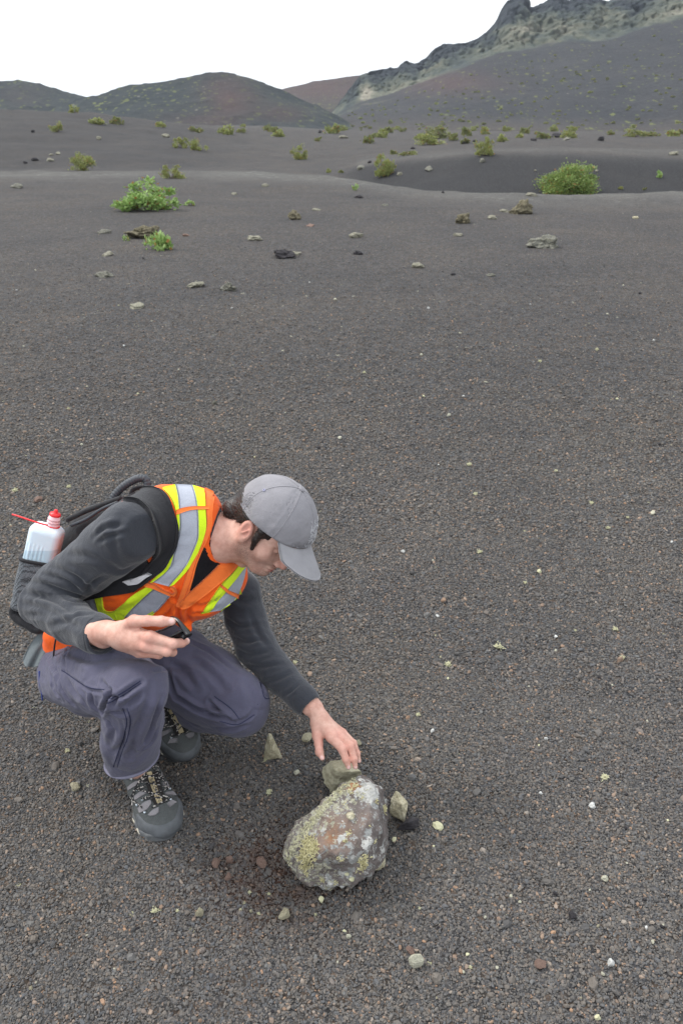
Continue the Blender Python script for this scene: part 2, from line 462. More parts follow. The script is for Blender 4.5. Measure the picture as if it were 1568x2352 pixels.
# ---------------------------------------------------------------- hills and the mountain
def hill_material(name, c0, c1, red=0.0, dots=0.85):
    m, n, b = mat(name); v = coords(n, (1, .4, 1.3) if 'mountain' in name else (1, .6, 1.2))
    c = ramp(n, noise(n, v, 0.05, 6, 0.65), [(0.3, c0), (0.7, c1)])
    c = mixc(n, mth(n, 'MULTIPLY', attr(n, 'red'), 0.8), c, (0.090, 0.052, 0.050))
    if 'mountain' in name: c = mixc(n, attr(n, 'foot'), c, (0.066, 0.060, 0.057))
    c = mixc(n, 0.7, c, ramp(n, noise(n, v, 1.2, 4, 0.7), [(0.3, 0.7), (0.7, 1.3)]), 'MULTIPLY')
    for sc, rad, colr in ((0.27, 0.13, (0.12, 0.135, 0.05)), (0.19, 0.14, (0.13, 0.145, 0.055)), (0.40, 0.15, (0.10, 0.12, 0.045)), (0.17, 0.02, (0.22, 0.21, 0.17))):
        col = voro(n, v, sc, out='Color'); dst = voro(n, v, sc)
        sp = nd(n, 'ShaderNodeSeparateColor'); n.links.new(col, sp.inputs[0])
        f = mth(n, 'MULTIPLY', mth(n, 'GREATER_THAN', sp.outputs[0], 0.2), mth(n, 'LESS_THAN', mth(n, 'ADD', dst, mth(n, 'MULTIPLY', noise(n, v, 0.9, 4), 0.5)), rad+(0.24 if 'mountain' in name else 0.30)))
        f = mth(n, 'MULTIPLY', f, attr(n, 'moss')); f = mth(n, 'MULTIPLY', f, dots)
        c = mixc(n, f, c, colr)
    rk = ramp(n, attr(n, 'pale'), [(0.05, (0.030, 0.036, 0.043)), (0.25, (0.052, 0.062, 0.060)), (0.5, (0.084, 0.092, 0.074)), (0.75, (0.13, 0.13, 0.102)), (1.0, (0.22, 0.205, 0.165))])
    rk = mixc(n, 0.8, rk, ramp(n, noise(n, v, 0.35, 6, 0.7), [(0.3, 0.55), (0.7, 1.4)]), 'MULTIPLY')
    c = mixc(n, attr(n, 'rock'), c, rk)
    setc(n, b, c); b.inputs['Roughness'].default_value = 1.0; b.inputs['Specular IOR Level'].default_value = 0.1
    bump(n, b, noise(n, v, 0.9, 5, 0.7), 0.5, 0.6); return m
def relief(name, m, xs, ys, yb, r0, r1, x0, x1, step=5, rows=90, ease=0.8, rough=0.0, seed=0, redf=None, mossf=None, rmid=None):
    X = np.arange(x0, x1+1, step, float); t = np.r_[np.linspace(0, 1, rows), np.linspace(1, 1.5, 14)[1:]]
    ridge = np.interp(X, xs, ys)
    T, XX = np.meshgrid(t, X, indexing='ij'); YS = np.broadcast_to(ridge, T.shape)
    r = r0+(r1-r0)*T
    if rmid is None: Y = yb+(YS-yb)*np.minimum(T, 1)**ease
    else:
        tm = 0.62; YM = np.broadcast_to(np.maximum(np.interp(X, *rmid), ridge+2), T.shape)
        Y = np.where(T < tm, yb+(YM-yb)*np.minimum(T/tm, 1)**ease, YM+(YS-YM)*np.clip((T-tm)/(1-tm), 0, 1))
    sl = np.vectorize(slope)(XX, Y); z = CAM_H+r*sl
    z = np.where(T > 1, z-(T-1)*(r1-r0)*0.9, z); z = np.where(T <= 0.0, -4.0, z)
    ang = np.arctan((XX-784)/FPX*math.cos(TILT))
    V = np.stack([(r*np.sin(ang)).ravel(), (r*np.cos(ang)).ravel(), z.ravel()], -1)
    return V, grid_faces(len(t), len(X), True), XX.ravel(), Y.ravel(), T.ravel()

def soft_hill(name, xs, ys, yb, r0, r1, x0, x1, red, label_seed, c0, c1, amp):
    V, F, X, Y, T = relief(name, None, xs, ys, yb, r0, r1, x0, x1)
    V[:, 2] += amp*fbm(V*0.03, 4, label_seed)*np.clip(T*4, 0, 1)+amp*0.7*np.maximum(fbm(V*0.30, 3, 5), 0)
    rd = sum(w*np.exp(-((X-a)/sx)**2-((Y-b)/sy)**2) for a, b, sx, sy, w in red) if red else 0*X
    rd = np.clip(rd*(0.8+0.5*fbm(V*0.04, 3, 9)), 0, 1)
    m = hill_material(name+'_cinder', c0, c1)
    o = link_mesh(name, V, F, m, attrs={'red': rd, 'moss': np.clip(0.75+0.5*fbm(V*0.02, 2, 3)-rd*0.5, 0, 1), 'rock': 0*X, 'pale': 0*X})
    tag(o, kind='structure'); return o
BLUE0, BLUE1 = (0.027, 0.033, 0.038), (0.042, 0.048, 0.048)
soft_hill('hill', [-900, -300, 0, 60, 100, 150, 200, 240, 330, 420], [230, 170, 183, 180, 189, 207, 219, 226, 262, 300], 302, 400, 480, -900, 420, [(60, 215, 60, 30, .25)], 4, BLUE0, BLUE1, 0.9)
soft_hill('hill', [60, 130, 200, 240, 270, 300, 400, 450, 495, 530, 575, 610, 645, 690, 720, 760, 830],
          [300, 250, 224, 217, 207, 199, 184, 174, 168, 170, 181, 196, 208, 231, 242, 262, 300], 304, 285, 360, 60, 830,
          [(530, 225, 60, 45, .9), (450, 280, 90, 25, .5), (640, 262, 60, 18, .5)], 6, BLUE0, BLUE1, 0.8)
soft_hill('hill', [420, 560, 650, 720, 784, 830, 900, 1100], [300, 240, 205, 190, 179, 174, 168, 200], 297, 600, 690, 420, 1100,
          [(760, 200, 120, 30, .8)], 8, (0.05, 0.045, 0.045), (0.062, 0.055, 0.052), 0.8)

BYC = ([600, 700, 760, 829, 900, 984, 1020, 1064, 1110, 1159, 1284, 1384, 1484, 1568, 1900, 2600], [300, 282, 272, 238, 222, 187, 168, 149, 136, 124, 100, 90, 62, 24, -80, -100])
def build_mountain():
    xs = [600, 700, 760, 822, 826, 870, 908, 916, 925, 945, 958, 975, 990, 1005, 1030, 1052, 1070, 1100, 1120, 1132, 1142, 1152, 1180, 1192, 1215, 1228, 1240, 1262, 1272, 1290, 1310, 1340, 1352, 1400, 1568, 1900, 2600]
    ys = [302, 285, 262, 178, 170, 163, 153, 143, 138, 144, 141, 130, 113, 104, 102, 103, 97, 76, 50, 18, 2, -4, -8, 12, 11, 2, -4, 1, 4, -6, -4, -2, 5, -12, -60, -130, -150]
    V, F, X, Y, T = relief('mountain', None, xs, ys, 309, 270, 540, 600, 2600, step=3, rows=220, ease=0.85, rmid=BYC)
    by = np.interp(X, *BYC)
    P = V*0.016
    edge = (by-Y)/7.0+1.6*fbm(V*0.05, 3, 31)
    rock = np.clip(edge, 0, 1)
    amp = rock*np.clip((by-Y)/25, 0, 1)
    AN = np.array([1, .35, 1.4]); cr = 1-2*np.abs(fbm(V*0.085*AN, 5, 43, 0.62)); c2 = fbm(V*0.25*AN, 4, 47, 0.6)
    lim = np.clip((1.1-T)*4, 0.22, 1)
    V[:, 1] -= amp*(3.6*cr+2.0*c2); V[:, 2] += amp*(1.2*cr+.9*c2)*lim+(1-rock)*1.1*fbm(V*0.025, 3, 2)+(1-rock)*.25*np.maximum(fbm(V*.4, 2, 6), 0)
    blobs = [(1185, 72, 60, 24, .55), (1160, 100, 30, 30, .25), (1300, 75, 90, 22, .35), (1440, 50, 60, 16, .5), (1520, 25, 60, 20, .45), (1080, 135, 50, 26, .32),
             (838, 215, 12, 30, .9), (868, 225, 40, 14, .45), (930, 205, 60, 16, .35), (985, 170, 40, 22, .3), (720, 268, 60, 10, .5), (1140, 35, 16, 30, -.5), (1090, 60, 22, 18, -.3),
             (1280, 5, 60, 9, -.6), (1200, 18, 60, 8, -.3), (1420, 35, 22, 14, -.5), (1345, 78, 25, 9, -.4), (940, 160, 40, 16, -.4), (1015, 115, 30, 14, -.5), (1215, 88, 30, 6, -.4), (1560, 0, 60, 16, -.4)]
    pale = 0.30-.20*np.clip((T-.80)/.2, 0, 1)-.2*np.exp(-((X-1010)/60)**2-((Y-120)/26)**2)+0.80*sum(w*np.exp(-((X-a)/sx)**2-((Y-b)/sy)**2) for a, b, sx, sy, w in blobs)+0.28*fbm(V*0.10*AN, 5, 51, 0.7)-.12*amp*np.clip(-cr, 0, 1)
    m = hill_material('mountain_cinder_and_rock', (0.035, 0.037, 0.042), (0.048, 0.048, 0.051))
    red = np.clip(0.55*np.exp(-((X-1020)/120)**2-((Y-190)/30)**2), 0, 1)
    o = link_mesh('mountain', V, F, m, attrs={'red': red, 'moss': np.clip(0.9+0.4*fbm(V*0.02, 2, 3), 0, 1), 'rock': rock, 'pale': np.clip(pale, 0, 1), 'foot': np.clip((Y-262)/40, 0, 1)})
    tag(o, kind='structure'); return o
mountain = build_mountain()

# ---------------------------------------------------------------- stones
def ico(sub):
    t = (1+5**0.5)/2
    V = [(-1, t, 0), (1, t, 0), (-1, -t, 0), (1, -t, 0), (0, -1, t), (0, 1, t), (0, -1, -t), (0, 1, -t), (t, 0, -1), (t, 0, 1), (-t, 0, -1), (-t, 0, 1)]
    V = [np.array(v)/math.sqrt(1+t*t) for v in V]
    F = [(0, 11, 5), (0, 5, 1), (0, 1, 7), (0, 7, 10), (0, 10, 11), (1, 5, 9), (5, 11, 4), (11, 10, 2), (10, 7, 6), (7, 1, 8), (3, 9, 4), (3, 4, 2), (3, 2, 6), (3, 6, 8), (3, 8, 9), (4, 9, 5), (2, 4, 11), (6, 2, 10), (8, 6, 7), (9, 8, 1)]
    for _ in range(sub):
        c = {}; G = []
        def mid(a, b):
            k = (min(a, b), max(a, b))
            if k not in c:
                p = V[a]+V[b]; V.append(p/np.linalg.norm(p)); c[k] = len(V)-1
            return c[k]
        for a, b, d in F:
            x, y, z = mid(a, b), mid(b, d), mid(d, a); G += [(a, x, z), (b, y, x), (d, z, y), (x, y, z)]
        F = G
    return np.array(V), np.array(F)
ICO = {k: ico(k) for k in (1, 2, 3, 4, 5)}
def facet(V, n, seed, depth_=0.8):
    """cut a unit blob with random planes: angular stone"""
    rs = np.random.RandomState(seed); V = V.copy()
    for _ in range(n):
        d = rs.normal(size=3); d /= np.linalg.norm(d); h = rs.uniform(depth_-0.18, depth_+0.1)
        s = V@d-h; V = V-np.maximum(s, 0)[:, None]*d
    return V
def stone_shape(sub, seed, cuts=9, rough=0.08, freq=2.2):
    V, F = ICO[sub]; V = facet(V*1.05, cuts, seed); V = V*(1+rough*fbm(V*freq+seed*3.7, 4, seed, 0.55))[:, None]
    return V, F
def rock_mat(name, cols, scale=14, lichen=0.0, bs=0.8, bd=0.004, lcol=(0.36, 0.36, 0.2), dark=0.4):
    m, n, b = mat(name); v = coords(n)
    c = ramp(n, noise(n, v, scale, 6, 0.65, 0.6), [(0.28+0.44*i/(len(cols)-1), q) for i, q in enumerate(cols)])
    c = mixc(n, dark, c, ramp(n, noise(n, v, scale*7, 4, 0.7), [(0.3, 0.4), (0.65, 1.3)]), 'MULTIPLY')
    if lichen:
        f = mth(n, 'LESS_THAN', mth(n, 'ADD', voro(n, v, scale*2.2), mth(n, 'MULTIPLY', noise(n, v, scale*5, 4), 0.7)), lichen)
        c = mixc(n, f, c, lcol)
    setc(n, b, c); b.inputs['Roughness'].default_value = 0.95; b.inputs['Specular IOR Level'].default_value = 0.15
    bump(n, b, noise(n, v, scale*4, 6, 0.7), bs, bd); return m
M_PALE = rock_mat('pale_lichened_stone', [(0.33, 0.32, 0.24), (0.50, 0.485, 0.38), (0.64, 0.63, 0.53)], 40, dark=.2)
M_GREENISH = rock_mat('olive_stone', [(0.20, 0.18, 0.115), (0.44, 0.40, 0.28), (0.64, 0.60, 0.46)], 40, 0.0, 1.0, 0.004)
M_BASALT = rock_mat('dark_basalt', [(0.020, 0.019, 0.022), (0.045, 0.042, 0.046), (0.075, 0.07, 0.07)], 16)
M_CRUMB = rock_mat('lichen_crumb', [(0.36, 0.35, 0.20), (0.52, 0.505, 0.33), (0.63, 0.61, 0.45)], 90, bs=0.3)
M_WHITE = rock_mat('white_pebble', [(0.36, 0.36, 0.34), (0.50, 0.50, 0.48), (0.62, 0.62, 0.60)], 60, bs=0.3, dark=0.15)
M_RUST = rock_mat('rusty_stone', [(0.12, 0.08, 0.065), (0.20, 0.135, 0.11), (0.27, 0.19, 0.16)], 40)
M_MIXED = rock_mat('lichened_basalt', [(0.045, 0.04, 0.035), (0.13, 0.115, 0.08), (0.26, 0.23, 0.15)], 9, 0.62, 1.0, 0.01, (0.34, 0.31, 0.19))
M_MIXG = rock_mat('grey_lichened_basalt', [(0.06, 0.06, 0.06), (0.17, 0.17, 0.15), (0.34, 0.33, 0.28)], 9, 0.6, 1.0, 0.01, (0.33, 0.30, 0.16))
MESHES = {}
def proto_mesh(key, m, sub, seed, cuts, rough, smooth=False):
    if key not in MESHES:
        V, F = stone_shape(sub, seed, cuts, rough)
        me = bpy.data.meshes.new(key); me.from_pydata([tuple(v) for v in V], [], [tuple(f) for f in F])
        if smooth: me.polygons.foreach_set('use_smooth', np.ones(len(me.polygons), bool))
        me.materials.append(m); MESHES[key] = me
    return MESHES[key]
RS = random.Random(7)
def stone(name, px, py, wpx, hpx, m, label, group=None, cat='stone', sub=3, cuts=10, rough=0.12, rot=None, var=None, sink=0.25, flat=1.0):
    p = onground(px, py); s = depth(p)/FPX
    key = '%s_%s' % (m.name, (var if var is not None else RS.randrange(4)))
    sd_ = (var if var is not None else hash_(key))
    me = proto_mesh(key+str(sub), m, sub, sd_, cuts, rough, sub >= 4)
    o = bpy.data.objects.new(name, me); COL.objects.link(o)
    w = wpx*s/2*1.12; view = math.sin(math.atan2(CAM_H-p[2], math.hypot(p[0], p[1])))
    h = max(hpx*s/2*1.05*flat, w*0.35)
    o.scale = (w, w*RS.uniform(0.7, 0.9), h)
    o.rotation_euler = (RS.uniform(-.15, .15), RS.uniform(-.15, .15), RS.uniform(0, 6.28) if rot is None else rot)
    o.location = (p[0], p[1]+w*0.3, p[2]+h*(1-sink*2))
    return tag(o, label, cat, group)
def hash_(s):
    r = 7
    for ch in s: r = (r*131+ord(ch)) % 99991
    return r % 1000

M_TAN = rock_mat('tan_weathered_stone', [(0.14, 0.135, 0.105), (0.24, 0.23, 0.18), (0.35, 0.335, 0.27)], 30, dark=.4)
# ---- stones of the middle ground (photo position, width, height)
for args in [
    (328, 546, 74, 30, M_MIXED, 'large black lava rock with a beige crust beside the small green shrub', 11),
    (650, 592, 46, 24, M_BASALT, 'jagged black lava rock with a pale stone at its right side', 12),
    (679, 586, 26, 11, M_TAN, 'yellowish pale stone touching the right side of a jagged black rock', 13),
    (676, 504, 30, 22, M_MIXED, 'dark rock with yellow lichen on its top, alone in mid plain', 14),
    (523, 667, 36, 20, M_MIXG, 'black and white mottled rock with a tan left end', 15),
    (450, 659, 36, 10, M_TAN, 'flat whitish slab left of the black and white mottled rock', 16),
    (584, 552, 36, 14, M_TAN, 'pale pointed flat rock above the jagged black lava rock', 17),
    (237, 636, 40, 14, M_MIXG, 'flat grey mottled rock at left below the black rock and its shrub', 18),
    (247, 587, 26, 9, M_TAN, 'whitish broken stone at left between two grey rocks', 19),
    (240, 536, 28, 11, M_MIXG, 'low grey stone left of the large black lava rock', 20),
    (314, 707, 32, 11, M_TAN, 'cream lichened stone lying lowest on the left part of the plain', 21),
    (36, 431, 30, 12, M_MIXG, 'dark grey rock at the far left edge below the first crest', 22),
    (1065, 512, 36, 25, M_MIXED, 'rounded ochre topped rock, left of the small tan stone', 23),
    (1130, 503, 20, 10, M_TAN, 'small tan stone between the rounded ochre rock and the peaked rock', 24),
    (1199, 491, 50, 31, M_MIXED, 'peaked ochre rock just below the crest and the big round shrub', 25),
    (1253, 568, 66, 30, M_MIXG, 'wide knobbly grey and yellow rock in the right of the plain', 26),
    (1158, 487, 20, 8, M_TAN, 'thin pale stone at the left foot of the peaked ochre rock', 27),
    (818, 545, 34, 9, M_TAN, 'cluster like white stone in the middle of the plain', 28),
    (1051, 542, 22, 9, M_TAN, 'small pale stone below the rounded ochre rock', 29),
    (822, 585, 17, 11, M_BASALT, 'single small black stone below the white stone', 30),
    (959, 614, 32, 12, M_TAN, 'wedge shaped pale pink stone, lowest on the right of centre', 31),
    (1222, 450, 24, 10, M_TAN, 'flat pale rock at the left foot of the big round shrub', 32),
    (824, 455, 18, 8, M_BASALT, 'little dark rock near the crest under the tiny green plant', 33),
    (1127, 634, 18, 8, M_MIXG, 'faint bluish grey stone right of the wedge shaped stone', 34),
    (1041, 632, 14, 6, M_BASALT, 'tiny dark stone right above the wedge shaped stone row', 35),
    (1458, 503, 12, 8, M_GREENISH, 'small olive stone far right on the plain', 36),
    (538, 447, 12, 6, M_TAN, 'small white stone right of the leafy green shrub', 37),
    (608, 428, 18, 8, M_TAN, 'cream stone on the crest, right of the leafy green shrub', 38),
    (727, 483, 16, 4, M_TAN, 'flat white flake above and right of the dark lichen topped rock', 39),
    (713, 520, 16, 5, M_RUST, 'flat pinkish flake right of the dark lichen topped rock', 40),
    (428, 542, 16, 5, M_RUST, 'flat pinkish flake right of the small green shrub', 41),
    (883, 473, 18, 6, M_MIXG, 'low grey rock on the bare crest in the centre', 42)]:
    stone('rock', *args[:6], cat='rock', var=args[6], sub=4, rough=0.38 if args[3] > 14 else 0.25, cuts=6, flat=1.0, sink=.32)
# ---- rocks on the dunes behind
for px, py, w, h, m in [(115, 371, 15, 9, M_TAN), (133, 355, 12, 7, M_TAN), (118, 357, 9, 5, M_TAN), (80, 369, 14, 8, M_BASALT), (58, 375, 9, 6, M_BASALT), (227, 321, 13, 9, M_TAN),
                        (381, 316, 17, 10, M_TAN), (76, 304, 9, 7, M_BASALT), (828, 389, 22, 12, M_MIXG), (917, 402, 13, 9, M_TAN), (985, 392, 20, 12, M_MIXG), (1107, 372, 17, 12, M_MIXG),
                        (849, 374, 10, 6, M_BASALT), (1276, 316, 26, 12, M_BASALT), (1380, 323, 14, 12, M_BASALT), (1066, 330, 18, 10, M_BASALT), (1545, 355, 22, 9, M_TAN), (1369, 394, 8, 5, M_TAN),
                        (735, 305, 10, 7, M_BASALT), (1090, 326, 10, 6, M_BASALT), (948, 342, 12, 5, M_BASALT), (1017, 443, 8, 5, M_BASALT), (1228, 393, 6, 4, M_TAN), (790, 318, 20, 6, M_TAN), (1225, 323, 14, 6, M_BASALT), (1300, 322, 16, 7, M_MIXG)]:
    dk = m is M_BASALT
    stone('rock', px, py, w, h, m, 'small black lava rock out on the dunes and shrub flat' if dk else 'small pale or mottled rock out on the dunes and shrub flat', 'dark rocks on the dunes' if dk else 'pale rocks on the dunes', cat='rock', sub=3, rough=0.2)

# ---- named stones of the foreground
NEAR = [(653, 2112, 28, 26, M_GREENISH, 'flat olive grey stone lying below the boulder', 51), (955, 2222, 30, 36, M_PALE, 'five sided pale green stone at the bottom, right of centre', 52),
        (1401, 2222, 16, 24, M_WHITE, 'upright white and violet pebble at the lower right', 53), (458, 2107, 18, 24, M_GREENISH, 'narrow olive stone left of the flat olive grey stone', 54),
        (173, 1815, 22, 18, M_GREENISH, 'olive stone lying left of the near boot', 55), (1389, 2026, 16, 14, M_PALE, 'pale pebble on the right, above the violet white one', 56),
        (1359, 1856, 15, 12, M_WHITE, 'bright white pebble right of the boulder', 57), (1279, 2339, 1, 1, M_PALE, '', 0), (1753-1000, 2067, 1, 1, M_PALE, '', 0),
        (738, 2075, 12, 20, M_CRUMB, 'upright yellow green chip right below the boulder', 58), (1006, 1904, 26, 10, M_CRUMB, 'slim yellowish splinter right of the dark stone', 59),
        (905, 1934, 12, 12, M_CRUMB, 'round yellowish pebble beside the right side of the boulder', 60), (1372, 2344, 14, 14, M_CRUMB, 'golden pebble cut by the bottom edge of the frame', 61),
        (705, 1702, 26, 12, M_GREENISH, 'flat yellow olive stone under the reaching hand', 62), (822, 1714, 14, 15, M_GREENISH, 'blocky olive pebble right of the fingertips', 63),
        (681, 1780, 16, 10, M_PALE, 'pale pebble between the pointed stone and the stacked stone', 64), (669, 1783, 1, 1, M_PALE, '', 0),
        (600, 1990, 26, 16, M_RUST, 'flat reddish brown stone in the scuffed soil', 65), (527, 1987, 16, 28, M_RUST, 'upright reddish stone left of the scuffed soil', 66), (497, 1991, 22, 16, M_RUST, 'dull pink brown stone, leftmost of the reddish ones', 67),
        (524, 2020, 18, 12, M_RUST, 'reddish crumbly stone below the upright reddish one', 68), (942, 2191, 22, 14, M_RUST, 'pinkish mottled stone just above the five sided pale stone', 69),
        (715, 2118, 14, 10, M_RUST, 'dusty pink pebble below the boulder, right of the olive grey stone', 70), (1242, 2223, 26, 14, M_RUST, 'flat brown stone near the bottom right', 71),
        (88, 1153, 22, 12, M_RUST, 'orange brown stone on the ground above the bottle', 72), (1498, 1183, 12, 10, M_PALE, 'yellowish pebble at the right edge level with the cap', 73),
        (780, 1010, 10, 8, M_PALE, 'pale pebble above the grey cap', 74), (1030, 957, 9, 7, M_PALE, 'pale pebble far up, right of the one above the cap', 75), (1238, 1317, 10, 9, M_CRUMB, 'yellow pebble right of the cap peak', 76),
        (925, 1271, 8, 8, M_WHITE, 'white pebble level with the cap peak', 77), (493, 930, 12, 10, M_MIXG, 'grey white stone above the orange vest', 78), (1313, 2110, 20, 12, M_BASALT, 'smooth black stone at the lower right', 79),
        (1314, 1866, 1, 1, M_BASALT, '', 0), (1800-1000, 2155, 12, 9, M_PALE, 'small pale chip near the bottom centre', 80), (1253, 1700, 8, 8, M_WHITE, 'white speck of stone far right of the reaching hand', 81),
        (992, 1683, 10, 9, M_WHITE, 'white chip right of the reaching hand', 82), (1440, 1790, 1, 1, M_PALE, '', 0), (1004, 1418, 8, 6, M_WHITE, 'white chip halfway between cap and lichen crumb', 83)]
for a in NEAR:
    if a[2] > 1: stone('pebble' if a[2] < 20 else 'stone', *a[:6], cat='pebble' if a[2] < 20 else 'stone', var=a[6], sub=3, rough=0.1, sink=0.02)
# ---- dark pebbles, white chips strewn about
for k in range(60):
    px, py = RS.uniform(20, 1550), RS.uniform(560, 2340)
    if 40 < px < 960 and 1080 < py < 2080: continue
    w = RS.uniform(5, 9)*(0.6+0.5*py/2352)
    dk = RS.random() < 0.45
    stone('pebble', px, py, w, w*0.8, M_BASALT if dk else RS.choice((M_WHITE, M_PALE)), 'small black pebble strewn on the lapilli' if dk else 'tiny whitish chip strewn on the lapilli',
          'black pebbles strewn about' if dk else 'whitish chips strewn about', cat='pebble', sub=2, rough=0.1, sink=-0.05)

for k in range(70):
    px, py = RS.uniform(20, 1550), 700+1640*RS.random()**.8
    if 40 < px < 960 and 1080 < py < 2080: continue
    w = RS.uniform(5, 9.5)*(0.55+0.5*py/2352)
    stone('pebble', px, py, w, w*0.75, RS.choice((M_CRUMB, M_PALE, M_GREENISH)), 'small yellowish chip strewn on the lapilli', 'yellowish chips strewn about', cat='pebble', sub=2, rough=0.15, sink=-0.05)

# ---- yellow lichen crumbs: little branching tufts
def tuft(c, r, n, seed, th=0.0012, up=1.0):
    rs = np.random.RandomState(seed); parts = []
    for _ in range(n):
        d = rs.normal(size=3); d[2] = abs(d[2])*up+0.15; d /= np.linalg.norm(d); p = np.array(c)+rs.normal(size=3)*r*0.22; P = [p]
        L = r*rs.uniform(0.5, 1.0)
        for s in range(4):
            d = d+rs.normal(size=3)*0.45; d /= np.linalg.norm(d); p = p+d*L/4; P.append(p)
        parts.append(tube(P, np.linspace(th, th*0.5, 5), 4, True))
    return join(parts)
_tm = []
for k in range(4):
    V, F = tuft((0, 0, 0), 1.0, 44, 100+k, 0.11)
    me = bpy.data.meshes.new('lichen_crumb_shape'); me.from_pydata([tuple(v) for v in V], [], F); me.materials.append(M_CRUMB); _tm.append(me)
CR_ = [(1144, 1490, 13, 'largest yellow lichen crumb, between two white chips'), (1028, 1530, 11, 'yellow lichen crumb left of the largest one'), (1388, 1789, 12, 'branching yellow lichen crumb on the right above the white pebble'),
       (1411, 1448, 9, None), (357, 2095, 11, 'branched yellow lichen crumb below the right boot'), (408, 2094, 6, None), (619, 1822, 10, 'yellow green lichen crumb between boot and boulder'), (156, 1727, 8, None),
       (1101, 1271, 9, None), (1077, 1070, 8, None), (1091, 1137, 7, None), (1427, 1513, 8, None), (1357, 1158, 8, None), (36, 1130, 9, 'yellow lichen crumb at the left edge above the bottle'), (159, 1120, 7, None),
       (1275, 1084, 6, None), (1239, 832, 6, None), (1370, 805, 6, None), (836, 857, 5, None), (959, 1645, 8, None), (594, 2100, 6, None), (553, 2091, 5, None), (560, 2075, 5, None), (573, 2052, 6, None), (617, 2055, 6, None),
       (725, 2102, 5, None), (963, 2087, 5, None), (678, 1525, 8, 'yellow crumb behind the reaching sleeve'), (158, 940, 5, None), (1395, 1215, 7, None), (1440, 1190, 5, None), (1320, 1450, 5, None), (610, 1748, 7, None), (1079, 2223, 6, None), (1205, 1340, 6, None)]
for i, (px, py, w, lb) in enumerate(CR_):
    p = onground(px, py); s = w*depth(p)/FPX*0.95
    o = bpy.data.objects.new('lichen_crumb', _tm[i % 4]); COL.objects.link(o); o.location = (p[0], p[1], p[2]+s*0.38); o.scale = (s, s, s*0.75); o.rotation_euler = (0, 0, i*1.7)
    tag(o, lb or 'small yellow lichen crumb lying on the lapilli', 'lichen', None if lb else 'yellow lichen crumbs on the ground')

# ---------------------------------------------------------------- gravel: too many grains to count
def gravel_material():
    m, n, b = mat('lapilli_grain'); oi = nd(n, 'ShaderNodeObjectInfo'); rnd = oi.outputs['Random']
    c = ramp(n, rnd, [(0.0, (0.048, 0.049, 0.054)), (0.12, (0.058, 0.057, 0.059)), (0.28, (0.088, 0.082, 0.078)), (0.45, (0.077, 0.084, 0.096)), (0.56, (0.125, 0.104, 0.087)), (0.70, (0.099, 0.092, 0.087)),
                      (0.82, (0.138, 0.120, 0.104)), (0.90, (0.118, 0.123, 0.127)), (0.965, (0.240, 0.150, 0.096)), (0.985, (0.256, 0.229, 0.202)), (1.0, (0.336, 0.198, 0.116))])
    c = mixc(n, 0.5, c, ramp(n, noise(n, coords(n), 5, 3, 0.7), [(0.3, 0.6), (0.7, 1.3)]), 'MULTIPLY')
    g = nd(n, 'ShaderNodeNewGeometry')
    vv = nd(n, 'ShaderNodeVectorMath', operation='LENGTH'); ds = nd(n, 'ShaderNodeVectorMath', operation='SUBTRACT')
    n.links.new(g.outputs['Position'], ds.inputs[0]); ds.inputs[1].default_value = (-0.17, 1.24, 0.0); n.links.new(ds.outputs[0], vv.inputs[0])
    soil = mth(n, 'MULTIPLY', ramp(n, vv.outputs['Value'], [(0.06, 1.0), (0.17, 0.0)]), ramp(n, noise(n, g.outputs['Position'], 22, 4, 0.7), [(0.4, 0.0), (0.62, 0.85)]))
    c = mixc(n, 0.28, c, (0.088, 0.085, 0.081))
    c = mixc(n, 1.0, c, ramp(n, noise(n, g.outputs['Position'], 0.9, 5, 0.65), [(0.35, (1.05, 1.06, 1.08)), (0.65, (1.36, 1.32, 1.25))]), 'MULTIPLY')
    c = mixc(n, mth(n, 'MULTIPLY', soil, .75), c, (0.085, 0.045, 0.03))
    setc(n, b, c); b.inputs['Roughness'].default_value = 0.85; b.inputs['Specular IOR Level'].default_value = 0.3
    return m
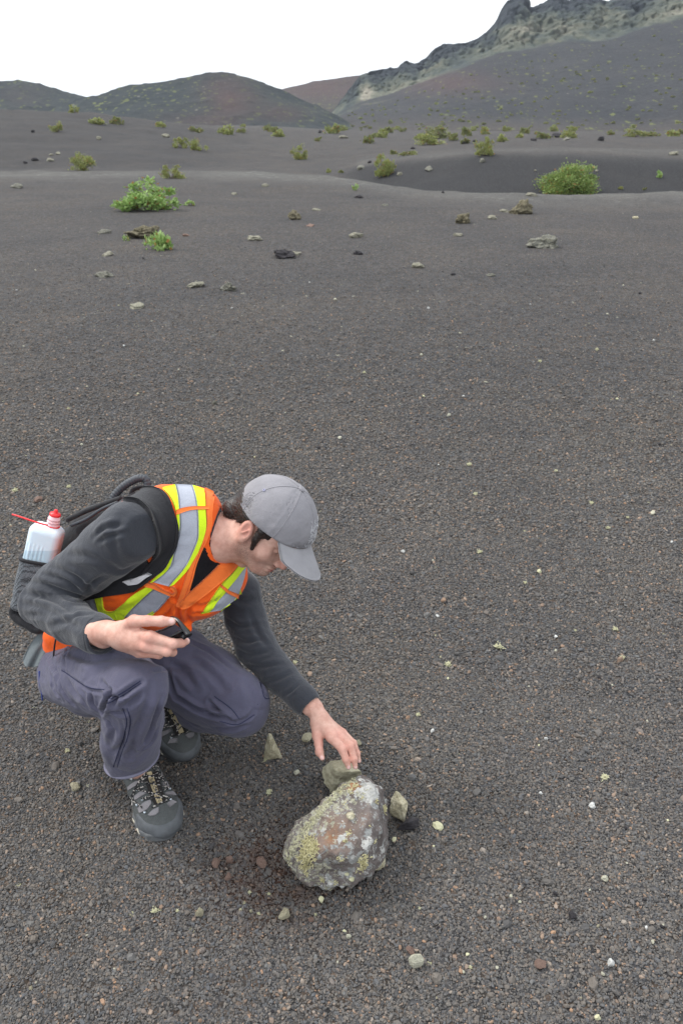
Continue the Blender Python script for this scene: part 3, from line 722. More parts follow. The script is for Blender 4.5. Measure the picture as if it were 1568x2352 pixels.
def build_gravel():
    rs = np.random.RandomState(3); pts, scl = [], []
    def band(r0, r1, dens, s0, s1, half=0.62, fall=None):
        n = int(half*(r1*r1-r0*r0)*dens); r = np.sqrt(rs.uniform(r0*r0, r1*r1, n)); a = rs.uniform(-half, half, n)
        if fall: k = rs.rand(n) < np.exp(-(r-r0)/fall); r = r[k]; a = a[k]; n = len(r)
        x, y = r*np.sin(a), r*np.cos(a); s = s0*np.exp(rs.normal(0, 0.33, n)); s = np.minimum(s, s1)
        pts.append(np.stack([x, y, tz(x, y)+s*rs.uniform(-0.15, 0.75, n)], -1)); scl.append(s)
    band(0.55, 2.0, 78000, 0.00215, 0.0056); band(2.0, 3.0, 38000, 0.0026, 0.006); band(3.0, 3.8, 17000, 0.0034, 0.007); band(3.8, 4.6, 8500, 0.0039, 0.008); band(4.6, 14, 4600, 0.0046, 0.0085, fall=1.6)
    band(0.6, 3.2, 160, 0.0062, 0.011)
    P = np.concatenate(pts); s = np.concatenate(scl); n = len(P)
    me = bpy.data.meshes.new('gravel'); me.vertices.add(n); me.vertices.foreach_set('co', P.astype(np.float32).ravel())
    a = me.attributes.new('size', 'FLOAT_VECTOR', 'POINT')
    sv = s[:, None]*rs.uniform([0.85, 0.6, 0.42], [1.5, 1.05, 0.85], (n, 3)); a.data.foreach_set('vector', sv.astype(np.float32).ravel())
    a = me.attributes.new('turn', 'FLOAT_VECTOR', 'POINT')
    rv = np.stack([rs.normal(0, 0.45, n), rs.normal(0, 0.45, n), rs.uniform(0, 6.28, n)], -1); a.data.foreach_set('vector', rv.astype(np.float32).ravel())
    m = gravel_material(); me.materials.append(m)
    o = bpy.data.objects.new('gravel', me); COL.objects.link(o)
    ng = bpy.data.node_groups.new('gravel_grains', 'GeometryNodeTree')
    ng.interface.new_socket('Geometry', in_out='INPUT', socket_type='NodeSocketGeometry'); ng.interface.new_socket('Geometry', in_out='OUTPUT', socket_type='NodeSocketGeometry')
    N = ng.nodes; L = ng.links; gi = N.new('NodeGroupInput'); go = N.new('NodeGroupOutput')
    g2i = N.new('GeometryNodeGeometryToInstance')
    for k in range(4):
        ic = N.new('GeometryNodeMeshIcoSphere'); ic.inputs['Radius'].default_value = 1.0; ic.inputs['Subdivisions'].default_value = 2
        sp = N.new('GeometryNodeSetPosition'); ns = N.new('ShaderNodeTexNoise'); ns.inputs['Scale'].default_value = 0.95; ns.noise_dimensions = '4D'; ns.inputs['W'].default_value = k*9.3; ns.inputs['Detail'].default_value = 1.0
        sub = N.new('ShaderNodeVectorMath'); sub.operation = 'SUBTRACT'; sub.inputs[1].default_value = (0.5, 0.5, 0.5)
        sc = N.new('ShaderNodeVectorMath'); sc.operation = 'SCALE'; sc.inputs['Scale'].default_value = 1.7
        L.new(ic.outputs[0], sp.inputs[0]); L.new(ns.outputs['Color'], sub.inputs[0]); L.new(sub.outputs[0], sc.inputs[0]); L.new(sc.outputs[0], sp.inputs['Offset'])
        L.new(sp.outputs[0], g2i.inputs[0])
    ip = N.new('GeometryNodeInstanceOnPoints'); ip.inputs['Pick Instance'].default_value = True
    ri = N.new('FunctionNodeRandomValue'); ri.data_type = 'INT'; ri.inputs[4].default_value = 0; ri.inputs[5].default_value = 3
    na = N.new('GeometryNodeInputNamedAttribute'); na.data_type = 'FLOAT_VECTOR'; na.inputs[0].default_value = 'size'
    nb = N.new('GeometryNodeInputNamedAttribute'); nb.data_type = 'FLOAT_VECTOR'; nb.inputs[0].default_value = 'turn'
    e2 = N.new('FunctionNodeEulerToRotation')
    sm = N.new('GeometryNodeSetMaterial'); sm.inputs['Material'].default_value = m
    L.new(gi.outputs[0], ip.inputs['Points']); L.new(g2i.outputs[0], sm.inputs[0]); L.new(sm.outputs[0], ip.inputs['Instance']); L.new(ri.outputs[2], ip.inputs['Instance Index'])
    L.new(na.outputs[0], ip.inputs['Scale']); L.new(nb.outputs[0], e2.inputs[0]); L.new(e2.outputs[0], ip.inputs['Rotation']); L.new(ip.outputs[0], go.inputs[0])
    md = o.modifiers.new('grains', 'NODES'); md.node_group = ng
    tag(o, 'dark grey and brown volcanic gravel covering the foreground', 'gravel', kind='stuff')
    print('grains', n)
build_gravel()

# ---------------------------------------------------------------- the boulder and the stones round it
def crop_c(x, y): return 0.2396*x+604.3, 1551.7+0.2396*y
def boulder():
    pts = [(400, 1780, .062, 195), (300, 1700, .05, 110), (560, 1640, .085, 290), (760, 1560, .095, 330), (870, 1430, .10, 330), (1010, 1270, .105, 215), (960, 1110, .12, 135), (730, 1770, .06, 180), (985, 1670, .065, 180), (480, 1840, .05, 175), (640, 1815, .05, 150), (860, 1800, .055, 130)]
    C = [(pz(*crop_c(x-8, y-38), z), r*.2396*1.03) for x, y, z, r in pts]; C = [(p, rpx(r, p)) for p, r in C]
    CC = np.mean([q for q, _ in C], 0); rs0 = np.random.RandomState(31); PL = []
    for _ in range(26):
        dd = rs0.normal(size=3); dd[2] = abs(dd[2])*.8; dd /= np.linalg.norm(dd); PL.append((dd, max((q-CC)@dd+r for q, r in C)*rs0.uniform(.88, 1.0)))
    def f(p):
        d = None
        for c, r in C:
            e = ball(p, c, r*0.99); d = e if d is None else smin(d, e, 0.04)
        for dd, h in PL: d = smax(d, (p-CC)@dd-h, 0.006)
        d = d+0.011*fbm(p*16, 3, 5)+0.0042*(1-2*np.abs(fbm(p*45, 3, 9)))*.7
        return smax(d, -(p[:, 2]+0.03), 0.01)
    c = np.mean([q for q, _ in C], 0)
    V, F = sdf_mesh(f, c-0.32, c+0.32, 0.0035, 1.6)
    # attributes: rusty stain in the middle, white crust at the upper end, crusty left flank
    def near(x, y, z, rad): return np.exp(-((np.linalg.norm(V-pz(*crop_c(x, y), z), axis=1)/rad)**2))
    st = near(640, 1460, .19, .045)+near(860, 1030, .19, .018)+near(990, 1320, .19, .02)
    wh = .34+.12*fbm(V*9, 3, 77)+.7*near(1060, 1010, .20, .035)+.5*near(1010, 1130, .21, .03)+.12*near(640, 1640, .15, .05)-.3*st
    lf = .3+near(640, 1180, .17, .05)+near(480, 1330, .13, .05)+near(330, 1520, .1, .05)+near(250, 1650, .08, .045)+.8*near(420, 1700, .1, .05)+.4*near(900, 1100, .2, .04)+.5*near(500, 2000, .04, .06)
    m, n, b = mat('boulder_rock'); v = coords(n)
    c_ = ramp(n, noise(n, v, 13, 6, 0.65, 0.4), [(0.3, (0.075, 0.065, 0.062)), (0.5, (0.145, 0.125, 0.118)), (0.62, (0.19, 0.165, 0.155)), (0.75, (0.25, 0.23, 0.215))])
    c_ = mixc(n, mth(n, 'MULTIPLY', mth(n, 'MULTIPLY', attr(n, 'stain'), 1.5), ramp(n, noise(n, v, 40, 5, 0.7), [(0.35, 0.3), (0.6, 1)])), c_, (0.32, 0.16, 0.075))
    def blot(scale, nscale, amp, th_attr, lo, hi, colr, c_):
        d = mth(n, 'ADD', voro(n, v, scale), mth(n, 'MULTIPLY', mth(n, 'SUBTRACT', noise(n, v, nscale, 5, 0.7), 0.5), amp))
        t = mth(n, 'MULTIPLY_ADD', attr(n, th_attr), hi-lo, lo) if th_attr else lo
        return mixc(n, mth(n, 'LESS_THAN', d, t), c_, colr)
    vary = ramp(n, noise(n, v, 140, 3, 0.7), [(0.3, 0.6), (0.7, 1.15)])
    def crust(scale, at, k, base, colr, c_, soft=0.012, seed=0.0):
        mp = nd(n, 'ShaderNodeMapping'); mp.inputs['Location'].default_value = (seed, seed*.7, 0); n.links.new(v, mp.inputs[0])
        f = mth(n, 'ADD', noise(n, mp.outputs[0], scale, 8, 0.72), mth(n, 'MULTIPLY', attr(n, at), k))
        f = mth(n, 'MULTIPLY', mth(n, 'SUBTRACT', f, base), 1.0/soft); f = mth(n, 'MINIMUM', mth(n, 'MAXIMUM', f, 0.0), 1.0)
        return mixc(n, f, c_, mixc(n, 1.0, vary, colr, 'MULTIPLY'))
    c_ = crust(52, 'white', 0.30, 0.655, (0.31, 0.315, 0.305), c_, .02, 1.0)
    c_ = crust(34, 'white', 0.34, 0.695, (0.47, 0.465, 0.44), c_, .015, 5.0)
    c_ = crust(95, 'flank', 0.17, 0.675, (0.36, 0.345, 0.26), c_, .02, 9.0)
    c_ = crust(70, 'flank', 0.15, 0.70, (0.44, 0.43, 0.35), c_, .02, 13.0)
    setc(n, b, c_); b.inputs['Roughness'].default_value = 0.95; b.inputs['Specular IOR Level'].default_value = 0.15
    bump(n, b, mth(n, 'ADD', noise(n, v, 60, 6, 0.75), mth(n, 'MULTIPLY', voro(n, v, 110), -0.4)), 0.9, 0.005)
    o = link_mesh('boulder', V, F, m, attrs={'stain': np.clip(st, 0, 1), 'white': np.clip(wh, 0, 1), 'flank': np.clip(lf, 0, 1)})
    tag(o, 'big lichen covered boulder under the reaching hand', 'boulder')
    bv = bvh_of((V, F)); org = np.array(o.location)
    m2, n2, b2 = mat('shrubby_lichen'); v2 = coords(n2)
    setc(n2, b2, ramp(n2, noise(n2, v2, 70, 3), [(0.3, (0.42, 0.38, 0.19)), (0.7, (0.66, 0.61, 0.37))])); b2.inputs['Roughness'].default_value = 0.9
    def lich(spots, name, seed):
        parts = []
        for k, (x, y, r, nn, th) in enumerate(spots):
            p, nor = hit(bv, *crop_c(x, y)); R_ = rpx(r*.2396, p)
            rs = np.random.RandomState(seed+k)
            for _ in range(nn):
                q0 = p+np.cross(nor, rs.normal(size=3))*R_*0.55; loc, nn2, _, _ = bv.find_nearest(Vector(q0)); q = np.array(loc); d = np.array(nn2)+rs.normal(size=3)*0.8; P = [q]
                for s in range(4):
                    d = d/np.linalg.norm(d)+rs.normal(size=3)*0.55; q = q+d/np.linalg.norm(d)*R_*0.17*rs.uniform(.6, 1.3); P.append(q)
                parts.append(tube(P, np.linspace(th, th*0.6, 5), 4, True))
        V2, F2 = join(parts); c = link_mesh(name, V2, F2, m2, o); return c
    lich([(430, 1600, 70, 70, .0011), (440, 1680, 90, 120, .0012), (400, 1760, 80, 90, .0012), (480, 1640, 50, 50, .0011), (390, 1840, 40, 40, .001), (410, 1900, 30, 24, .001)], 'lichen_clump', 5)
    lich([(955, 1780, 60, 60, .0012), (940, 1850, 40, 30, .0012), (965, 1740, 35, 24, .001)], 'lichen_clump', 15)
    lich([(1160, 1285, 40, 60, .0012)], 'lichen_clump', 25)
    lich([(1090, 1200, 22, 18, .001), (880, 1060, 26, 24, .001), (840, 1100, 26, 22, .001), (820, 1510, 26, 22, .001), (780, 1580, 24, 18, .001), (1070, 1590, 24, 20, .001), (735, 1760, 30, 24, .001), (700, 1985, 24, 18, .001),
          (560, 1960, 26, 22, .001), (265, 1940, 20, 16, .001), (1180, 1110, 14, 12, .001), (780, 1020, 20, 18, .001), (740, 1120, 18, 16, .001), (1020, 1440, 12, 10, .0009), (780, 1230, 18, 12, .0009), (950, 1170, 14, 10, .0009)], 'lichen', 45)
    # granular crust along the left flank
    rs = np.random.RandomState(8); parts = []
    line = resample([(830, 985), (700, 1080), (600, 1180), (520, 1270), (430, 1390), (350, 1500), (270, 1620), (215, 1700), (215, 1800)], 150)
    for q in line:
        for _ in range(3):
            p, nor = hit(bv, *crop_c(q[0]+rs.uniform(0, 75), q[1]+rs.uniform(-10, 40)), None)
            if np.linalg.norm(p-c) > 0.3: continue
            V3, F3 = ICO[1]; s = rs.uniform(.0012, .0032)
            parts.append((p+V3*s*rs.uniform(.6, 1.3, 3)*(1+.3*vnoise(V3*2+p[0]*99))[:, None], F3))
    V3, F3 = join(parts); link_mesh('lichen_crust', V3, F3, rock_mat('granular_lichen', [(0.26, 0.25, 0.15), (0.40, 0.385, 0.26), (0.52, 0.50, 0.37)], 60, bs=0.3), o)
    # two smooth yellow pebbly thalli
    parts = []
    for x, y, r in ((800, 1900, 22), (845, 1950, 28), (835, 1345, 40)):
        p, nor = hit(bv, *crop_c(x, y)); V3, F3 = ICO[2]; R_ = rpx(r*.2396, p); parts.append((p+V3*R_*np.array([1, 1, .7])*(1+.2*fbm(V3*1.6+x))[:, None], F3))
    V3, F3 = join(parts[:2]); link_mesh('lichen_lobe', V3, F3, M_CRUMB, o)
    V3, F3 = parts[2]; link_mesh('embedded_pebble', V3, F3, M_GREENISH, o)
    return o
boulder()
M_STACK, n_, b_ = mat('two_tone_stone'); v_ = coords(n_)
cc_ = ramp(n_, noise(n_, v_, 35, 6, 0.7), [(0.3, (0.20, 0.18, 0.12)), (0.5, (0.46, 0.43, 0.30)), (0.72, (0.68, 0.65, 0.48))])
tp_ = ramp(n_, noise(n_, v_, 40, 5, 0.7), [(0.3, (0.085, 0.070, 0.068)), (0.7, (0.19, 0.16, 0.155))])
sx_ = nd(n_, 'ShaderNodeSeparateXYZ'); n_.links.new(v_, sx_.inputs[0])
fz_ = mth(n_, 'GREATER_THAN', mth(n_, 'ADD', sx_.outputs[2], mth(n_, 'MULTIPLY', noise(n_, v_, 30, 4), 0.03)), 0.128)
setc(n_, b_, mixc(n_, fz_, cc_, tp_)); b_.inputs['Roughness'].default_value = 0.95
bump(n_, b_, noise(n_, v_, 110, 6, 0.7), 0.9, 0.004)
def hull_stone(name, pts, m, label, seed=1, amp=.0022, cat='stone'):
    """angular broken stone: convex hull of measured corners, roughened"""
    bm = bmesh.new()
    for x, y, z in pts: bm.verts.new(tuple(pz(*crop_c(x, y), z)))
    r = bmesh.ops.convex_hull(bm, input=bm.verts); bmesh.ops.delete(bm, geom=[g_ for g_ in r['geom_interior'] if isinstance(g_, bmesh.types.BMVert)], context='VERTS')
    bmesh.ops.triangulate(bm, faces=bm.faces)
    for _ in range(4): bmesh.ops.subdivide_edges(bm, edges=bm.edges, cuts=1, use_grid_fill=True); bmesh.ops.triangulate(bm, faces=bm.faces)
    bm.verts.ensure_lookup_table(); V = np.array([v.co[:] for v in bm.verts]); F = np.array([[v.index for v in f.verts] for f in bm.faces]); bm.verts.index_update()
    F = np.array([[v.index for v in f.verts] for f in bm.faces]); bm.free()
    c = V.mean(0); d = V-c; V = V+d/np.linalg.norm(d, axis=1)[:, None]*(amp*(fbm(V*45, 4, seed)+.8*(1-2*np.abs(fbm(V*95, 3, seed+3)))*.8))[:, None]
    o = link_mesh(name, V, F, m, smooth=False); tag(o, label, cat); return o
hull_stone('stone', [(570, 880, .085), (575, 960, .06), (650, 820, .125), (800, 805, .12), (935, 915, .105), (945, 960, .08), (780, 925, .125), (690, 905, .125), (590, 1030, .045), (650, 1125, .02), (780, 1080, .04), (930, 1000, .02), (640, 860, .02), (880, 900, .03)], M_STACK, 'olive stone with a purple brown top, touched by the fingertips', 5)
hull_stone('stone', [(1268, 1108, .07), (1225, 1180, .055), (1215, 1310, .02), (1290, 1160, .06), (1375, 1215, .045), (1325, 1245, .055), (1368, 1300, .03), (1352, 1400, .005), (1240, 1340, .0), (1300, 1120, .02), (1375, 1260, .0)], M_GREENISH, 'pale olive jagged stone leaning on the right side of the boulder', 9)
hull_stone('stone', [(1150, 1650, .055), (1168, 1720, .04), (1165, 1830, .01), (1100, 1880, .0), (1040, 1850, .01), (1090, 1740, .05), (1120, 1700, .0), (1060, 1780, .0)], M_GREENISH, 'olive stone half under the lower right edge of the boulder', 13)
hull_stone('stone', [(1430, 1350, .035), (1490, 1375, .03), (1485, 1450, .01), (1400, 1480, .0), (1380, 1410, .03), (1300, 1445, .015), (1275, 1480, .0), (1370, 1380, .02), (1480, 1400, -.01), (1400, 1400, -.01)], M_BASALT, 'smooth dark grey stone right of the jagged olive stone', 17, .0010)
hull_stone('stone', [(55, 548, .095), (80, 560, .09), (25, 640, .055), (8, 790, .004), (60, 800, .004), (70, 700, .055), (130, 740, .03), (182, 780, .004), (170, 800, .0), (110, 620, .06), (60, 640, .0), (120, 700, -.005)], M_GREENISH, 'upright pointed greenish stone below the bent left knee', 21, .0020)

# ---------------------------------------------------------------- shrubs
def leaf_mat(name, cols, warm=0.12):
    m, n, b = mat(name)
    c = ramp(n, attr(n, 'tint'), [(i/(len(cols)-1)*(1-warm), q) for i, q in enumerate(cols)]+[(1-warm*.5, (0.30, 0.14, 0.05)), (1.0, (0.34, 0.20, 0.06))])
    setc(n, b, c); b.inputs['Roughness'].default_value = 0.6; b.inputs['Specular IOR Level'].default_value = 0.3
    tr = nd(n, 'ShaderNodeBsdfTranslucent'); n.links.new(c, tr.inputs[0]); mx = nd(n, 'ShaderNodeMixShader'); mx.inputs[0].default_value = .25
    out = [x for x in n.nodes if x.type == 'OUTPUT_MATERIAL'][0]
    n.links.new(b.outputs[0], mx.inputs[1]); n.links.new(tr.outputs[0], mx.inputs[2]); n.links.new(mx.outputs[0], out.inputs[0]); return m
M_LEAF_B = leaf_mat('bright_leaf', [(0.12, 0.19, 0.06), (0.21, 0.33, 0.09), (0.32, 0.46, 0.15), (0.45, 0.55, 0.32)], .10)
M_LEAF_O = leaf_mat('olive_leaf', [(0.11, 0.125, 0.05), (0.20, 0.225, 0.075), (0.29, 0.32, 0.11), (0.36, 0.38, 0.16)], .12)
M_LEAF_F = leaf_mat('far_leaf', [(0.10, 0.11, 0.055), (0.16, 0.18, 0.07), (0.22, 0.24, 0.095), (0.28, 0.29, 0.13)], .06)
M_LEAF_M = leaf_mat('fresh_leaf', [(0.09, 0.12, 0.04), (0.16, 0.225, 0.065), (0.25, 0.34, 0.10), (0.33, 0.42, 0.16)], .14)
M_TWIG = plain('twig_bark', (0.10, 0.075, 0.06), .9, .2)
def shrub_geo(seed, nclump, nleaf, leaf, flat=.62, spread=1.0, csize=.24):
    """unit shrub: radius 1 in x, height about flat*2; returns leaves and stems"""
    rs = np.random.RandomState(seed); C = []
    for _ in range(nclump):
        a = rs.uniform(0, 2*math.pi); e = math.asin(rs.uniform(0.0, 1)); r = rs.uniform(.25, 1.0)**.6*(1+.18*math.sin(a*3+seed))
        C.append((math.cos(a)*math.cos(e)*r*spread, math.sin(a)*math.cos(e)*r*spread, max(.06, math.sin(e)*r*flat*1.9)))
    C = np.array(C); ci = rs.randint(0, nclump, nleaf); cs = csize*rs.uniform(.6, 1.3, nclump)
    P = C[ci]+rs.normal(size=(nleaf, 3))*cs[ci][:, None]*np.array([.5, .5, .42]); P[:, 2] = np.abs(P[:, 2])+.01
    d = P-C[ci]; d = d/(np.linalg.norm(d, axis=1)[:, None]+1e-6)+rs.normal(size=(nleaf, 3))*.7+np.array([0, 0, .5]); d /= np.linalg.norm(d, axis=1)[:, None]
    s = np.cross(d, rs.normal(size=(nleaf, 3))); s /= np.linalg.norm(s, axis=1)[:, None]; L = leaf*rs.uniform(.6, 1.3, nleaf)[:, None]
    n_ = np.cross(d, s)
    V = np.stack([P-d*L*.1, P+d*L*.45+s*L*.32+n_*L*.08, P+d*L, P+d*L*.45-s*L*.32+n_*L*.08], 1).reshape(-1, 3)
    F = np.arange(nleaf*4).reshape(-1, 4); t = np.clip(.15+.5*rs.rand(nleaf)+.25*rs.rand(nclump)[ci], 0, 1)
    t = np.where(rs.rand(nleaf) < .06, .97, t*.88)
    st = []
    for k in range(min(nclump, 16)):
        q = C[k]; st.append(tube(np.array([(q[0]*.05, q[1]*.05, -.05), q*np.array([.4, .4, .5]), q*.95]), [.022, .014, .007], 4, False))
    return V, F, np.repeat(t, 4), join(st)
def shrub(px, py, w, h, m, label, group=None, seed=1, nclump=22, nleaf=2600, leaf=.10, csize=.24, name='shrub'):
    p = onground(px, py); s = depth(p)/FPX; W_ = w*s/2*.92; Hh = h*s
    V, F, t, st = shrub_geo(seed, nclump, nleaf, leaf, csize=csize); k = V[:, 2].max(); sc = np.array([W_, W_*.9, Hh/k])
    o = empty(name, tuple(p)); tag(o, label, 'shrub', group)
    link_mesh('foliage', V*sc+p, F, m, o, smooth=False, attrs={'tint': t}); link_mesh('stems', st[0]*sc+p, st[1], M_TWIG, o); return o
shrub(345, 482, 138, 74, M_LEAF_B, 'largest bright green leafy shrub on the near plain, left of centre', seed=3, nclump=30, nleaf=3600, leaf=.13, csize=.2)
shrub(435, 472, 28, 14, M_LEAF_B, 'small green offshoot at the right foot of the largest bright green shrub', seed=4, nclump=7, nleaf=120, leaf=.4)
shrub(366, 573, 60, 42, M_LEAF_B, 'small bright green shrub beside the large black lava rock', seed=5, nclump=14, nleaf=520, leaf=.26)
shrub(290, 553, 16, 14, M_LEAF_B, 'tiny green tuft at the left end of the large black lava rock', seed=6, nclump=6, nleaf=60, leaf=.5)
shrub(1304, 444, 136, 76, M_LEAF_M, 'big round green bush in front of the dark dune face', seed=7, nclump=80, nleaf=13000, leaf=.075, csize=.24)
shrub(818, 437, 20, 16, M_LEAF_B, 'tiny bright green plant alone near the crest in the centre', seed=8, nclump=7, nleaf=90, leaf=.45)
shrub(393, 410, 58, 31, M_LEAF_O, 'reddish green bush on the first crest behind the largest bright shrub', seed=9, nclump=20, nleaf=1500, leaf=.13)
shrub(194, 391, 66, 40, M_LEAF_O, 'rounded yellow green bush at left below the long grey dune', seed=10, nclump=22, nleaf=1700, leaf=.12)
shrub(881, 403, 60, 48, M_LEAF_O, 'slanting yellow green bush at the left end of the dark dune face', seed=11, nclump=20, nleaf=1600, leaf=.13)
shrub(1113, 356, 44, 42, M_LEAF_O, 'bush standing on the crest of the dark dune face', seed=12, nclump=18, nleaf=1300, leaf=.14)
shrub(684, 366, 38, 35, M_LEAF_O, 'lone rounded bush on the smooth grey dune in the centre', seed=13, nclump=16, nleaf=1200, leaf=.14)
shrub(415, 340, 42, 24, M_LEAF_O, 'left bush of the touching pair on the long grey dune', seed=14, nclump=14, nleaf=900, leaf=.16)
shrub(453, 345, 44, 28, M_LEAF_O, 'right and greener bush of the touching pair on the long grey dune', seed=15, nclump=14, nleaf=900, leaf=.16)
shrub(1512, 407, 20, 16, M_LEAF_B, 'small bright green plant on the dark dune face near the right edge', seed=16, nclump=6, nleaf=120, leaf=.4)
shrub(134, 303, 36, 24, M_LEAF_O, 'rounded bush high on the slope of the long grey dune', seed=17, nclump=12, nleaf=700, leaf=.17)
shrub(36, 251, 62, 24, M_LEAF_O, 'wide bush on the skyline crest of the long grey dune, leftmost', seed=18, nclump=14, nleaf=900, leaf=.16)
shrub(172, 259, 32, 18, M_LEAF_O, 'small bush on the dune crest right of the wide leftmost one', seed=19, nclump=10, nleaf=500, leaf=.2)
shrub(984, 332, 66, 24, M_LEAF_O, 'long low bush, centre of the thick row behind the dark dune', seed=20, nclump=18, nleaf=1200, leaf=.15)
shrub(1000, 318, 74, 26, M_LEAF_F, 'brownish bush just behind the long low bush of the thick row', seed=21, nclump=18, nleaf=1200, leaf=.15)
shrub(1306, 317, 46, 27, M_LEAF_O, 'dense bush on the flat straight above the big round green bush', seed=22, nclump=14, nleaf=900, leaf=.16)
shrub(1458, 314, 56, 27, M_LEAF_O, 'wide bush on the flat near the right edge', seed=23, nclump=14, nleaf=900, leaf=.16)
# ---- distant shrubs: three shapes, copied
FARP = []
for k in range(4):
    V, F, t, st = shrub_geo(60+k, 12, 300, .34, csize=.32)
    me = bpy.data.meshes.new('distant_foliage'); n = len(F)
    me.from_pydata([tuple(v) for v in V], [], [tuple(f) for f in F]); a = me.attributes.new('tint', 'FLOAT', 'POINT'); a.data.foreach_set('value', t.astype(np.float32)); me.materials.append(M_LEAF_F if k % 2 else M_LEAF_O); FARP.append(me)
def far_shrub(p, w, h, k, label, group):
    o = bpy.data.objects.new('shrub', FARP[k % 4]); COL.objects.link(o); o.location = tuple(p); o.scale = (w, w, h); o.rotation_euler = (0, 0, k*1.3); tag(o, label, 'shrub', group)
for i, (px, py, w, h) in enumerate([(222, 285, 36, 13), (265, 286, 30, 20), (371, 292, 26, 14), (450, 304, 32, 14), (519, 308, 44, 19), (553, 305, 24, 12), (560, 292, 16, 8), (615, 300, 26, 14), (640, 314, 30, 16), (627, 304, 30, 14), (766, 307, 32, 24), (848, 328, 32, 22), (878, 316, 26, 18),
                   (893, 305, 26, 16), (833, 285, 22, 22), (925, 303, 18, 10), (789, 300, 22, 12), (1071, 313, 24, 24), (1110, 309, 26, 20), (1068, 330, 22, 14), (1152, 325, 26, 16), (1205, 306, 28, 14), (1160, 302, 16, 14), (1245, 318, 40, 16), (1270, 302, 18, 14), (1493, 313, 34, 12), (1545, 313, 30, 16),
                   (1565, 308, 20, 12), (1250, 300, 18, 10), (935, 357, 44, 12), (1195, 316, 22, 10), (1400, 310, 18, 12), (960, 320, 20, 12), (1040, 322, 26, 18), (700, 292, 18, 10), (730, 324, 18, 10), (755, 397, 12, 9), (784, 397, 12, 8), (1423, 435, 12, 8), (1479, 436, 10, 6), (1087, 301, 16, 10), (905, 355, 20, 12)]):
    p = onground(px, py); s = depth(p)/FPX; far_shrub(p, w*s/2*.95, h*s*.75, i, 'olive bush of the scattered row on the flat behind the dunes', 'bushes scattered on the flat')
# on the mountain slope: cast onto the mesh
me = mountain.data; MV = np.empty(len(me.vertices)*3); me.vertices.foreach_get('co', MV); MV = MV.reshape(-1, 3)+np.array(mountain.location)
MF = np.empty(len(me.polygons)*4, np.int64); me.polygons.foreach_get('vertices', MF); MF = MF.reshape(-1, 4)
MB_ = bvh_of((MV, MF)); rs = np.random.RandomState(21); cnt = 0
while cnt < 232:
    px = rs.uniform(800, 1600); yb_ = np.interp(px, [760, 829, 984, 1159, 1384, 1568, 1620], [270, 242, 192, 128, 94, 30, 20]); py = yb_+(300-yb_)*rs.uniform(0.02, 1)**.75
    if 255 < py < 285 and px > 1150 and rs.rand() < .45: continue
    r = Vector(ray(px, py)); loc, nn, _, _ = MB_.ray_cast(Vector(C0), r.normalized())
    if loc is None or nn.z < 0.15 and False: continue
    s = depth(np.array(loc))/FPX; w = rs.uniform(5, 11)*(.6+.55*(py-yb_)/(300-yb_+1)); far_shrub(loc, w*s/2, w*s*.33, cnt, 'small grey green bush dotting the dark slope of the mountain', 'bushes dotting the mountain slope'); cnt += 1
# ---- pale cut bank with a dark opening at the foot of the central hill
def bank():
    base = onground(748, 281); s = depth(base)/FPX
    V, F = stone_shape(4, 5, 8, .25); V = V*np.array([62*s/2, 5, 22*s*.6])+base
    o = link_mesh('rock_outcrop', V, F, M_PALE, smooth=False); tag(o, 'cream cut bank with a dark opening at the foot of the hills', 'outcrop')
    V, F = ICO[2]; V = facet(V, 5, 3)*np.array([4.5*s, 1.5, 7.5*s])+base+np.array([-4*s, -5.2, 8*s]); link_mesh('opening', V, F, M_BASALT, o)
bank()
for px, py, w, h in [(790, 262, 34, 10), (815, 250, 30, 10), (700, 276, 22, 7)]:
    stone('rock_outcrop', px, 285, w, h, M_PALE, 'pale weathered rock bank below the cream cliff', 'pale banks below the cliff', cat='outcrop', sub=3, rough=.3)

# ================================================================ the crouching person
# joints are read off the photo (position) with an estimated depth along the view axis, radii in photo units
def c1(x, y): return x/2.0, 1061.7+y/2.0
def J(x, y, d): return pd(*c1(x, y), d)                 # c1 coordinates: enlargement of the person
def Rr(n, d): return n/2.0*d/FPX
def jc(lst): return [J(x, y, d) for x, y, d, r in lst], [Rr(r, d) for x, y, d, r in lst]

R_ARM = [(598, 322, 1.755, 148), (500, 400, 1.79, 138), (405, 475, 1.83, 124), (270, 570, 1.87, 108), (185, 652, 1.88, 92), (330, 735, 1.78, 96), (440, 785, 1.70, 88), (478, 802, 1.675, 84)]
L_ARM = [(990, 500, 2.08, 105), (1100, 590, 2.11, 92), (1128, 720, 2.11, 92), (1175, 850, 2.08, 90), (1290, 985, 2.02, 78), (1395, 1090, 1.965, 64), (1425, 1122, 1.955, 58)]
R_THIGH = [(322, 985, 2.02, 134), (430, 995, 1.88, 160), (540, 1010, 1.76, 165), (628, 1045, 1.67, 142)]
R_SHANK = [(628, 1060, 1.67, 136), (612, 1180, 1.74, 130), (605, 1270, 1.80, 126), (606, 1345, 1.855, 122)]
L_THIGH = [(610, 850, 2.16, 170), (800, 930, 2.10, 178), (960, 1030, 2.05, 168), (1085, 1105, 2.00, 140), (1105, 1118, 1.99, 138)]
L_SHANK = [(1080, 1130, 2.02, 118), (930, 1130, 2.12, 105), (780, 1130, 2.24, 95), (700, 1130, 2.30, 80)]
PELVIS = [(325, 955, 2.06, 128), (480, 850, 2.12, 140)]
TORSO = [(345, 850, 2.08, 125), (480, 700, 2.02, 165), (640, 560, 1.96, 190), (760, 430, 1.92, 190), (860, 330, 1.90, 165)]
CHEST_L = [(800, 400, 1.93, 180), (930, 510, 1.96, 165), (1005, 515, 1.98, 118)]
TRAPS = [(620, 300, 1.79, 120), (760, 240, 1.85, 125), (880, 250, 1.88, 120)]
